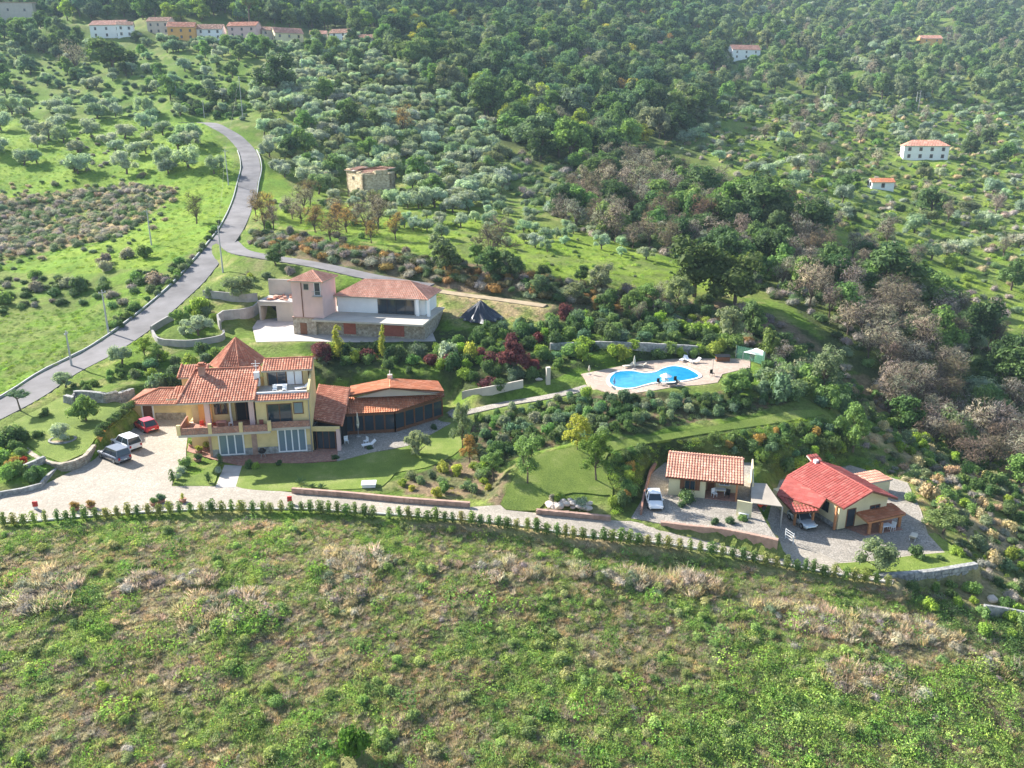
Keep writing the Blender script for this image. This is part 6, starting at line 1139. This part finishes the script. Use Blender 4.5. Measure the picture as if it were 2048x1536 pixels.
# ================================================================== CARS
def car(P, heading, L, W_, H, paint, label, suv=False):
    e = empty('car', P, heading, label, 'car'); r = .3 if not suv else .34; zb = .18; sh = H * (.58 if not suv else .57)
    X = [-.5, -.475, -.38, -.2, 0, .18, .32, .44, .5]; Hs = [.5, .9, .98, 1, 1, .97, .86, .76, .5]; Ws = [.84, .95, 1, 1, 1, 1, .98, .9, .76]; V = []; Fc = []
    for x, h_, w2 in zip(X, Hs, Ws):
        w_ = W_ / 2 * w2; s_ = sh * h_
        for y, z in [(-w_ * .86, zb), (-w_, zb + .12), (-w_ * 1.0, s_ * .72), (-w_ * .93, s_ * .97), (-w_ * .6, s_ * 1.02), (w_ * .6, s_ * 1.02), (w_ * .93, s_ * .97), (w_, s_ * .72), (w_, zb + .12), (w_ * .86, zb)]: V.append((x * L, y, max(z, zb)))
    nn = 10
    for i in range(len(X) - 1):
        for j in range(nn): Fc.append((i * nn + j, (i + 1) * nn + j, (i + 1) * nn + (j + 1) % nn, i * nn + (j + 1) % nn))
    Fc += [tuple(range(nn)), tuple(range((len(X) - 1) * nn, len(X) * nn))[::-1]]
    bd = mesh_obj('body', V, Fc, paint, e, True)
    xb0, xb1 = (-.44, .2) if not suv else (-.475, .2); xt0, xt1 = (-.3, .04) if not suv else (-.42, .05); w0, w1 = W_ * .455, W_ * .37; zr = H - .04
    base = [(xb0 * L, -w0, sh * .97), (xb1 * L, -w0, sh * .97), (xb1 * L, w0, sh * .97), (xb0 * L, w0, sh * .97)]; top = [(xt0 * L, -w1, zr), (xt1 * L, -w1, zr), (xt1 * L, w1, zr), (xt0 * L, w1, zr)]
    names = ['side_window', 'windscreen', 'side_window', 'rear_window']
    for k in range(4):
        a, b2, c_, d = [Vector(v) for v in (base[k], base[(k + 1) % 4], top[(k + 1) % 4], top[k])]; nrm = (b2 - a).cross(d - a).normalized(); V = [a, b2, c_, d]; V += [v - nrm * .03 for v in V]
        mesh_obj(names[k], V, [(0, 1, 2, 3), (7, 6, 5, 4), (0, 4, 5, 1), (1, 5, 6, 2), (2, 6, 7, 3), (3, 7, 4, 0)], M_glass, e)
    g = G()
    for k in range(4): g.tube(base[k], top[k], .05, .04, 6)
    for s_ in (-1, 1): a = Vector(((xb0 + xb1) / 2 * L, s_ * w0, sh * .97)); g.tube(a, ((xt0 + xt1) / 2 * L, s_ * w1, zr), .04, n=6)
    g.obj('pillars', paint, e)['kind'] = 'stuff'
    g = G(); a = .05; g.prism([(xt0 * L - a, -w1 - .02), (xt1 * L + a, -w1 - .02), (xt1 * L + a + .05, 0), (xt1 * L + a, w1 + .02), (xt0 * L - a, w1 + .02)], zr - .02, H); g.obj('roof', paint, e)
    for x in (-.31, .3):
        for s_ in (-1, 1):
            y = s_ * W_ * .46; t = G().tube((x * L, y - .09, r), (x * L, y + .09, r), r, n=18).obj('wheel', M_black, e); y2 = y + s_ * .095; G().tube((x * L, y2 - .01, r), (x * L, y2 + .01, r), r * .6, n=12).obj('rim', M_metal, t)
    mr = plain('lamp_red', (.45, .02, .02), .3, .05) if 'lamp_red' not in MATS else MATS['lamp_red']
    for s_ in (-1, 1):
        y = s_ * W_ * .36; G().box(.475 * L, .492 * L, y - .14, y + .14, sh * .58, sh * .74).obj('headlight', M_frame, e); G().box(-.502 * L, -.49 * L, y - .1, y + .1, sh * .55, sh * .85).obj('tail_light', mr, e)
        G().box(.14 * L, .17 * L, s_ * W_ * .5 - .08 * (s_ < 0), s_ * W_ * .5 + .08 * (s_ > 0), sh * .95, sh * 1.1).obj('wing_mirror', paint, e)
    G().box(-.51 * L, -.49 * L, -W_ * .36, W_ * .36, zb, zb + .16).obj('bumper', M_black, e); G().box(.488 * L, .508 * L, -W_ * .34, W_ * .34, zb, zb + .16).obj('bumper', M_black, e); G().box(-.515 * L, -.509 * L, -.2, .2, .45, .55).obj('number_plate', M_frame, e)
    return e
def paintm(name, c_, met=.0):
    m, n, b = nodemat(name, .28, .5); b.inputs['Base Color'].default_value = (*c_, 1); b.inputs['Coat Weight'].default_value = .6; b.inputs['Metallic'].default_value = met; return m
car(at(292, 857, .01), math.radians(137), 4.3, 1.8, 1.45, paintm('red_car_paint', (.5, .012, .03)), 'red hatchback parked in front of the garage')
car(at(254, 893, .01), math.radians(143), 4.4, 1.85, 1.65, paintm('white_car_paint', (.78, .78, .78)), 'white estate car parked between the red and the grey car', True)
car(at(230, 917, .01), math.radians(145), 4.5, 1.85, 1.65, paintm('grey_car_paint', (.16, .17, .2), .4), 'dark silver-grey estate car nearest the curved wall', True)
car(at(1308, 1008, -1.49), math.radians(-92), 3.5, 1.65, 1.35, MATS['white_car_paint'], 'small white car parked at the left side of the cottage')
car(at(1603, 1046, float(drive_z(29.5)) + .03), math.radians(-75), 3.5, 1.6, 1.35, paintm('silver_car_paint', (.5, .55, .58), .4), 'pale silver car in the shade under the bungalow porch roof')
# ================================================================== POLES AND WIRES
def pole(px, py, top, label, r=.13, lamp=False):
    P = hit(px, py); h = hz(P, top) - P.z; e = empty('utility_pole', P, random.uniform(0, 3), label, 'pole', 'concrete poles of the power line'); G().tube((0, 0, -.5), (0, 0, h), r * 1.3, r * .75, 8).obj('shaft', M_pole, e); G().box(-.6, .6, -.05, .05, h - .5, h - .4).obj('crossarm', M_metal, e)
    for x in (-.5, 0, .5): G().tube((x, 0, h - .4), (x, 0, h - .22), .05, n=6).obj('insulator', M_frame, e)
    return P + Vector((0, 0, h - .25))
PT = [pole(144, 735, 662, 'grey pole beside the road nearest the left edge'), pole(217, 666, 580, 'tall grey pole on the grass left of the road'), pole(446, 545, 452, 'leaning pale pole beside the road junction'), pole(457, 370, 299, 'pale pole left of the upper road'), pole(486, 240, 152, 'tall pole at the end of the visible road')]
PT2 = [pole(303, 490, 418, 'faint thin pole in the meadow by the brown thicket'), pole(409, 236, 200, 'short pole on the terrace above the road end', .1), pole(355, 205, 172, 'faint pole on the terraces under the village', .1)]
PR = [pole(1647, 210, 172, 'pale pole on the right hillside meadow, leftmost of three', .16), pole(1830, 222, 183, 'left pole of the close pair on the right hillside', .16), pole(1836, 223, 181, 'right pole of the close pair on the right hillside', .16), pole(1000, 188, 155, 'white pole rising from the dark wood', .2), pole(605, 150, 105, 'pale pole beside the tall dark tree above the road', .12)]
def cable(a, b_, sag, label, r=.014):
    g = G(); pts = []
    for k in range(13): t = k / 12; p = a.lerp(b_, t); p.z -= sag * 4 * t * (1 - t); pts.append(p - a)
    for p, q in zip(pts, pts[1:]): g.tube(p, q, r, n=4, cap=False)
    o = g.obj('overhead_cable', M_black, None, loc=a); props(o, label, 'cable', 'overhead cables between the poles')
for i, (a, b_) in enumerate([(PT[0], PT[1]), (PT[1], PT[2]), (PT[2], PT[3]), (PT[3], PT[4])]): cable(a, b_, 1.0, ['thin cable between the two lowest road poles', 'thin cable running up beside the road to the junction pole', 'thin cable from the junction pole to the upper pole', 'thin cable to the pole at the road end'][i])
cable(PR[3], PR[4], 6, 'thin cable sagging over the dark wood', .04); cable(PR[0], PR[1], 2, 'cable crossing the right hillside meadow', .04)
# ================================================================== ODDS AND ENDS
P = hit(962, 634); e = empty('tarpaulin_heap', P, 0, 'cone-shaped heap under a black tarpaulin with stones on its edge', 'heap'); V = [(0, 0, 2.9)]; Fc = []
for j, (rr, zh) in enumerate([(.8, 2.1), (1.7, 1.1), (2.6, .15), (3.0, -.3)]):
    for k in range(22): a = k * 2 * math.pi / 22; q_ = rr * (1 + .16 * math.sin(k * 2.9 + j) + random.uniform(-.08, .08)); V.append((q_ * math.cos(a) * 1.15, q_ * math.sin(a), zh + random.uniform(-.12, .12)))
for k in range(22): Fc.append((0, 1 + k, 1 + (k + 1) % 22))
for j in range(3):
    for k in range(22): Fc.append((1 + j * 22 + k, 1 + (j + 1) * 22 + k, 1 + (j + 1) * 22 + (k + 1) % 22, 1 + j * 22 + (k + 1) % 22))
mesh_obj('tarpaulin', V, Fc, plain('black_tarpaulin', (.03, .035, .05), .35, .2, 2, .5), e)
g = G()
for k in range(12): a = k * .55; g.obox((3.1 * math.cos(a) * 1.1, 3 * math.sin(a), .05), a, .3, .3, .25)
g.obj('weight_stone', M_stoneg, e)['kind'] = 'stuff'
def boulder(P, r, m_, label=None, parent=None, group=None):
    bm = bmesh.new(); bmesh.ops.create_icosphere(bm, subdivisions=2, radius=r); k = Vector((random.uniform(.8, 1.3), random.uniform(.8, 1.2), random.uniform(.5, .8)))
    for v in bm.verts: v.co = Vector((v.co.x * k.x, v.co.y * k.y, v.co.z * k.z)) * random.uniform(.86, 1.12)
    me_ = bpy.data.meshes.new('rock'); bm.to_mesh(me_); bm.free(); me_.materials.append(m_); o = bpy.data.objects.new('rock', me_); COL.objects.link(o); o.location = P; o.rotation_euler = (0, 0, random.uniform(0, 6)); o.parent = parent
    return props(o, label, 'rock', group) if label else o
M_rock = plain('pale_rock', (.55, .47, .4), .9, .22, 1.2, bmp=.6); P = atf(1137, 1018, drive_z); e = empty('rock_heap', P, 0, 'heap of pale pinkish rocks beside the drive on the middle lawn', 'rock heap')
for k in range(34): a = random.uniform(-2.2, 2.2); boulder(Vector((a, random.uniform(-.5, .8), .2 + random.uniform(0, .7) * (1 - abs(a) / 2.6))), random.uniform(.2, .5), M_rock, parent=e)
P = at(738, 972, 0); e = empty('water_tank_cover', P, .1, 'white slab cover lying on the front lawn', 'cover'); G().box(-.7, .7, -.5, .5, 0, .35).obj('box', M_white, e); G().box(-.78, .78, -.58, .58, .35, .42).obj('lid', M_frame, e)
for px, py, lb in [(72, 1018, 'leftmost red box on a post beside the drive'), (580, 1008, 'red box on a post near the start of the long kerb wall'), (1537, 1103, 'red box on a white post before the bungalow yard')]:
    P = atf(px, py, drive_z); e = empty('hydrant_box', P, .1, lb, 'box'); e.scale = (.8, .8, .85); G().box(-.28, .28, -.13, .13, .35, 1.0).obj('cabinet', M_red, e); d_ = G().box(-.24, .24, -.15, -.131, .4, .95).obj('door', M_red, e); G().box(-.2, -.15, -.17, -.151, .65, .72).obj('handle', M_metal, d_); G().box(-.22, .22, -.1, .1, 0, .35).obj('foot', M_white, e)
P = atf(1073, 1055, drive_z); e = empty('meter_box', P, 0, 'narrow dark box among the saplings, right of the middle of the row', 'box'); G().box(-.12, .12, -.1, .1, .5, 1.1).obj('cabinet', M_wood, e); G().box(-.05, .05, -.04, .04, 0, .5).obj('post', M_wood, e)
def pot(P, r, label, tn=MID, cone=False):
    e = empty('potted_plant', P, 0, label, 'plant pot'); G().tube((0, 0, 0), (0, 0, .35), r * .6, r * .8, 12).obj('pot', M_terra, e); v = 0
    me_ = KIT[('sapling' if cone else 'shrub', v)][0]; o = bpy.data.objects.new('foliage', me_); COL.objects.link(o); o.parent = e; o.location = (0, 0, .3); o.scale = (r, r, r); o.color = (*tn, 1)
for px, py, z_, r, lb, tn, cn in [(384, 893, 0, .5, 'potted plant under the left end of the balcony', MID, 0), (398, 905, 0, .55, 'yellowish potted plant beside the steps', YEL, 0), (414, 898, 0, .6, 'yellow-green potted plant beside the brick pier', YEL, 0), (392, 880, 0, .5, 'small potted plant farthest back under the balcony', MID, 0), (396, 922, 0, .6, 'dark potted bush at the foot of the steps', OAK, 0),
        (322, 1004, 0, .6, 'bluish potted plant standing behind the sapling row', BLG, 0), (308, 1010, 0, .5, 'small potted plant left of the bluish one behind the saplings', MID, 0), (150, 1020, 0, .6, 'orange flowering pot, left of two behind the saplings', ORG, 0), (182, 1016, 0, .55, 'orange flowering pot, right of two behind the saplings', ORG, 0), (366, 1004, 0, .5, 'tall yellow potted plant behind the sapling row', YEL, 1)]: pot(at(px, py, z_ + .02), r, lb, tn, cn)
for px, py, r, h_, lb in [(441, 930, .8, 1.0, 'clipped cone bush at the top of the front walk'), (346, 965, .9, 1.1, 'clipped cone bush at the left corner of the small lawn'), (417, 966, .8, .9, 'clipped cone bush at the front of the small lawn')]: plant('sapling', at(px, py, 0), r, h_, OAK, lb)
for px, py, r, tn, lb in [(373, 936, 1.0, MID, 'bushy shrub at the back left corner of the small lawn'), (362, 948, .7, OLV, 'grey-leaved border plant left of the small lawn'), (356, 960, .6, OLV, 'grey-leaved border plant nearest the drive'), (437, 948, .6, OLV, 'grey-leaved border plant beside the front walk'), (498, 938, .8, OAK, 'dark shrub at the house corner of the front lawn'), (512, 940, .7, LIM, 'light shrub beside the dark one on the front lawn'), (559, 932, .5, DKG, 'low dark shrub at the lawn edge before the villa'), (740, 903, .55, DKG, 'low bush at the patio edge near the white chairs'),
        (672, 922, .6, DKG, 'dark low bush where paving meets patio'), (868, 862, .7, DKG, 'dark bush on the patio edge under the annex corner'), (30, 935, .9, ORG, 'orange flowering shrub behind the short garden wall'), (45, 932, .8, (.4, .06, .04), 'red flowering shrub behind the short garden wall'), (1120, 1006, .8, LIM, 'light plant behind the rock heap'), (1105, 1002, .6, PNK, 'pink flowering plant left behind the rock heap'), (1165, 1016, .9, OLV2, 'grey bush at the right end of the rock heap'),
        (1430, 1052, .7, DKG, 'dark low plant in the cottage bed, left'), (1460, 1050, .7, DKG, 'dark low plant in the cottage bed, middle'), (1485, 1046, .7, MID, 'green low plant in the cottage bed, right'), (1365, 1018, .6, DKG, 'low dark bush under the round one by the cottage'), (1832, 1118, 1.1, OAK, 'dark pointed bush on the corner lawn'), (1820, 1005, 1.0, MID, 'bush behind the pink shed corner'), (1915, 1115, .9, LIM, 'light bush at the right tip of the corner lawn'), (1880, 1125, .5, OAK, 'small dark shrub in the middle of the corner lawn'), (90, 835, 1.0, OAK, 'dark bush casting a long shadow on the garden lawn')]:
    P = hit(px, py); P.z = max(P.z, P.z); plant('shrub', P + Vector((0, 0, .15)), r, r * 1.1, tn, lb, parts=False)
def agave(P, r, label):
    e = empty('agave', P, 0, label, 'plant')
    for k in range(22):
        a = k * 2.4; el = .3 + 1.1 * k / 22; d = Vector((math.cos(a) * math.cos(el), math.sin(a) * math.cos(el), math.sin(el))); s_ = Vector((-math.sin(a), math.cos(a), 0)) * .06; L_ = r * random.uniform(.8, 1.1)
        mesh_obj('leaf', [(0, 0, 0), tuple(d * L_ * .5 + s_ + Vector((0, 0, .05))), tuple(d * L_ - Vector((0, 0, .1))), tuple(d * L_ * .5 - s_ + Vector((0, 0, .05))), tuple(d * L_ * .5 - Vector((0, 0, .03)))], [(0, 1, 4), (0, 4, 3), (1, 2, 4), (4, 2, 3)], M_agave, e)
M_agave = plain('agave_leaf', (.12, .19, .08), .6, .15, 3)
agave(at(600, 968, .02), 1.1, 'spiky palm-like plant on the front lawn above the kerb wall'); agave(at(625, 976, .02), .7, 'smaller spiky plant behind the kerb wall'); agave(at(643, 978, .02), .8, 'third spiky plant behind the kerb wall, rightmost')
# villa furniture
def vl(u, v, z): return Matrix.Rotation(V_.rotation_euler.z, 4, 'Z') @ Vector((u, v, z)) + V_.location
RV = V_.rotation_euler.z
table(vl(8.0, 2.3, 7.03), RV, 1.5, .7, 'white table on the top terrace of the villa')
for u, v, lb in [(7.4, 1.6, 'white chair left of the terrace table'), (8.5, 1.6, 'white chair right of the terrace table')]: chair(vl(u, v, 7.03), RV, lb)
lounger(vl(10.4, 2.2, 7.03), RV + .4, 'white lounger in the right corner of the top terrace')
M_rc = plain('red_cushion', (.5, .06, .03), .8, .1); M_oc = plain('pink_cloth', (.6, .3, .25), .8, .1)
table(vl(1.2, .6, 3.44), RV, 1.1, .7, 'table with pinkish cloth on the covered balcony', M_oc); chair(vl(-.9, .5, 3.44), RV + .5, 'red chair at the left end of the balcony', M_rc); chair(vl(.3, .7, 3.44), RV + 1.5, 'red chair left of the balcony table', M_rc); chair(vl(2.2, .8, 3.44), RV - 1.5, 'white chair right of the balcony table'); chair(vl(5.8, -.3, 3.44), RV, 'dark chair on the balcony beside the wooden door', M_redpl)
P = vl(5.7, -.9, 0); e = empty('barbecue', P, RV, 'black kettle barbecue standing before the villa wall', 'barbecue'); G().tube((0, 0, .55), (0, 0, .8), .3, .48, 12).tube((0, 0, .8), (0, 0, 1.1), .48, .2, 12).obj('bowl', M_black, e, True)
for k in range(3): G().tube((.35 * math.cos(k * 2.1), .35 * math.sin(k * 2.1), 0), (.15 * math.cos(k * 2.1), .15 * math.sin(k * 2.1), .6), .03, n=6).obj('leg', M_metal, e)
chair(at(693, 887, .04), .4, 'white plastic chair left of the folded patio parasol'); chair(at(732, 888, .04), -.8, 'white plastic chair right of the folded patio parasol'); lounger(at(737, 893, .04), .5, 'white reclining chair on the cobbled patio')
P = at(1422, 1084, float(drive_z(38)) + .02); lounger(P, -2.2, 'cream recliner on the bungalow yard with a long shadow', M_cloth); table(at(1770, 1062, gz0 + .07), .3, 1.2, .7, 'white table under the orange porch roof'); chair(at(1784, 1060, gz0 + .07), -.9, 'white chair under the orange porch roof')
P = bpy.data.objects['sun_lounger'].location
lounger(at(1826, 1078, gz0 + .02), -2.2, 'cream recliner at the right side of the bungalow yard', M_cloth)
g = atf(1437, 984, const(-1.5)); table(at(1440, 990, -1.44), -.2, 1.1, .6, 'table with clutter on the cottage porch'); chair(at(1428, 993, -1.44), .4, 'white chair on the cottage porch'); chair(at(1454, 995, -1.44), -.6, 'dark chair on the cottage porch', M_black)
P = at(1487, 1034, -1.5); e = empty('garden_bench', P, -.2, 'white bench before the cream screen wall', 'bench'); G().box(-.5, .5, -.2, .2, .38, .44).obj('seat', M_plast, e); G().box(-.5, .5, .16, .2, .44, .85).obj('backrest', M_plast, e)
for x in (-.42, .42): G().box(x - .04, x + .04, -.18, .18, 0, .38).obj('leg', M_plast, e)
P = at(1524, 1017, -1.5); e = empty('rotavator', P, .3, 'small red garden machine under the beige canopy', 'machine'); G().box(-.4, .4, -.25, .25, .3, .75).obj('body', M_rc, e); G().tube((.3, 0, .7), (.9, .1, 1.05), .03).obj('handle', M_metal, e)
for y in (-.3, .3): G().tube((0, y - .05, .25), (0, y + .05, .25), .25, n=12).obj('wheel', M_black, e)
# white gate by the yard
P = at(1570, 1078, -3.2); e = empty('yard_gate', P, -1.2, 'small white metal gate between the two yards', 'gate')
for x in (0, 1.2): G().tube((x, 0, 0), (x, 0, 1.2), .04).obj('post', M_white, e)
for z_ in (.3, .6, .9, 1.15): G().tube((0, 0, z_), (1.2, 0, z_), .02, n=5).obj('rail', M_white, e)
# sculpted planter round the old olive
P = hit(126, 884); e = empty('stone_planter', P, 0, 'round rubble planter built around the grey olive tree', 'planter'); g = G()
for j in range(3):
    for k in range(22): a = k * 2 * math.pi / 22 + j * .14; g.obox((1.45 * math.cos(a), 1.2 * math.sin(a), -.1 + j * .2), a + 1.57, .4, .25, .18)
g.obj('stone', M_stoneg, e)['kind'] = 'stuff'; G().tube((0, 0, -.3), (0, 0, .3), 1.25, 1.2, 20).obj('earth', M_dirt, e)
for px, py, r, lb in [(1985, 1200, .5, 'pale boulder on the grass left of the block wall'), (1995, 1165, .4, 'white rock on the verge at the lower right'), (1460, 1052, .3, 'white stone in the cottage bed'), (700, 957, .25, 'pale stone at the edge of the lawn shadow'), (1078, 760, .4, 'pale rock beside the pool path')]: boulder(hit(px, py) + Vector((0, 0, .1)), r, M_rock, lb)
# ================================================================== HAZE
hm = bpy.data.materials.new('haze'); hm.use_nodes = True; n = hm.node_tree; n.nodes.clear(); pv = n.nodes.new('ShaderNodeVolumePrincipled'); pv.inputs['Color'].default_value = (.6, .8, 1, 1); pv.inputs['Density'].default_value = .00012; pv.inputs['Anisotropy'].default_value = .0
oo = n.nodes.new('ShaderNodeOutputMaterial'); n.links.new(pv.outputs[0], oo.inputs['Volume'])
zt_ = float(GZ.max()) + 25; zb_ = float(GZ.min()) - 2; xw = float(halfw(YS[-1])) + 20
h_ = G().box(-xw, xw, -60, YS[-1] + 20, zb_, zt_).obj('haze', hm); h_['kind'] = 'stuff'; h_['label'] = 'thin bluish air between the camera and the hills'
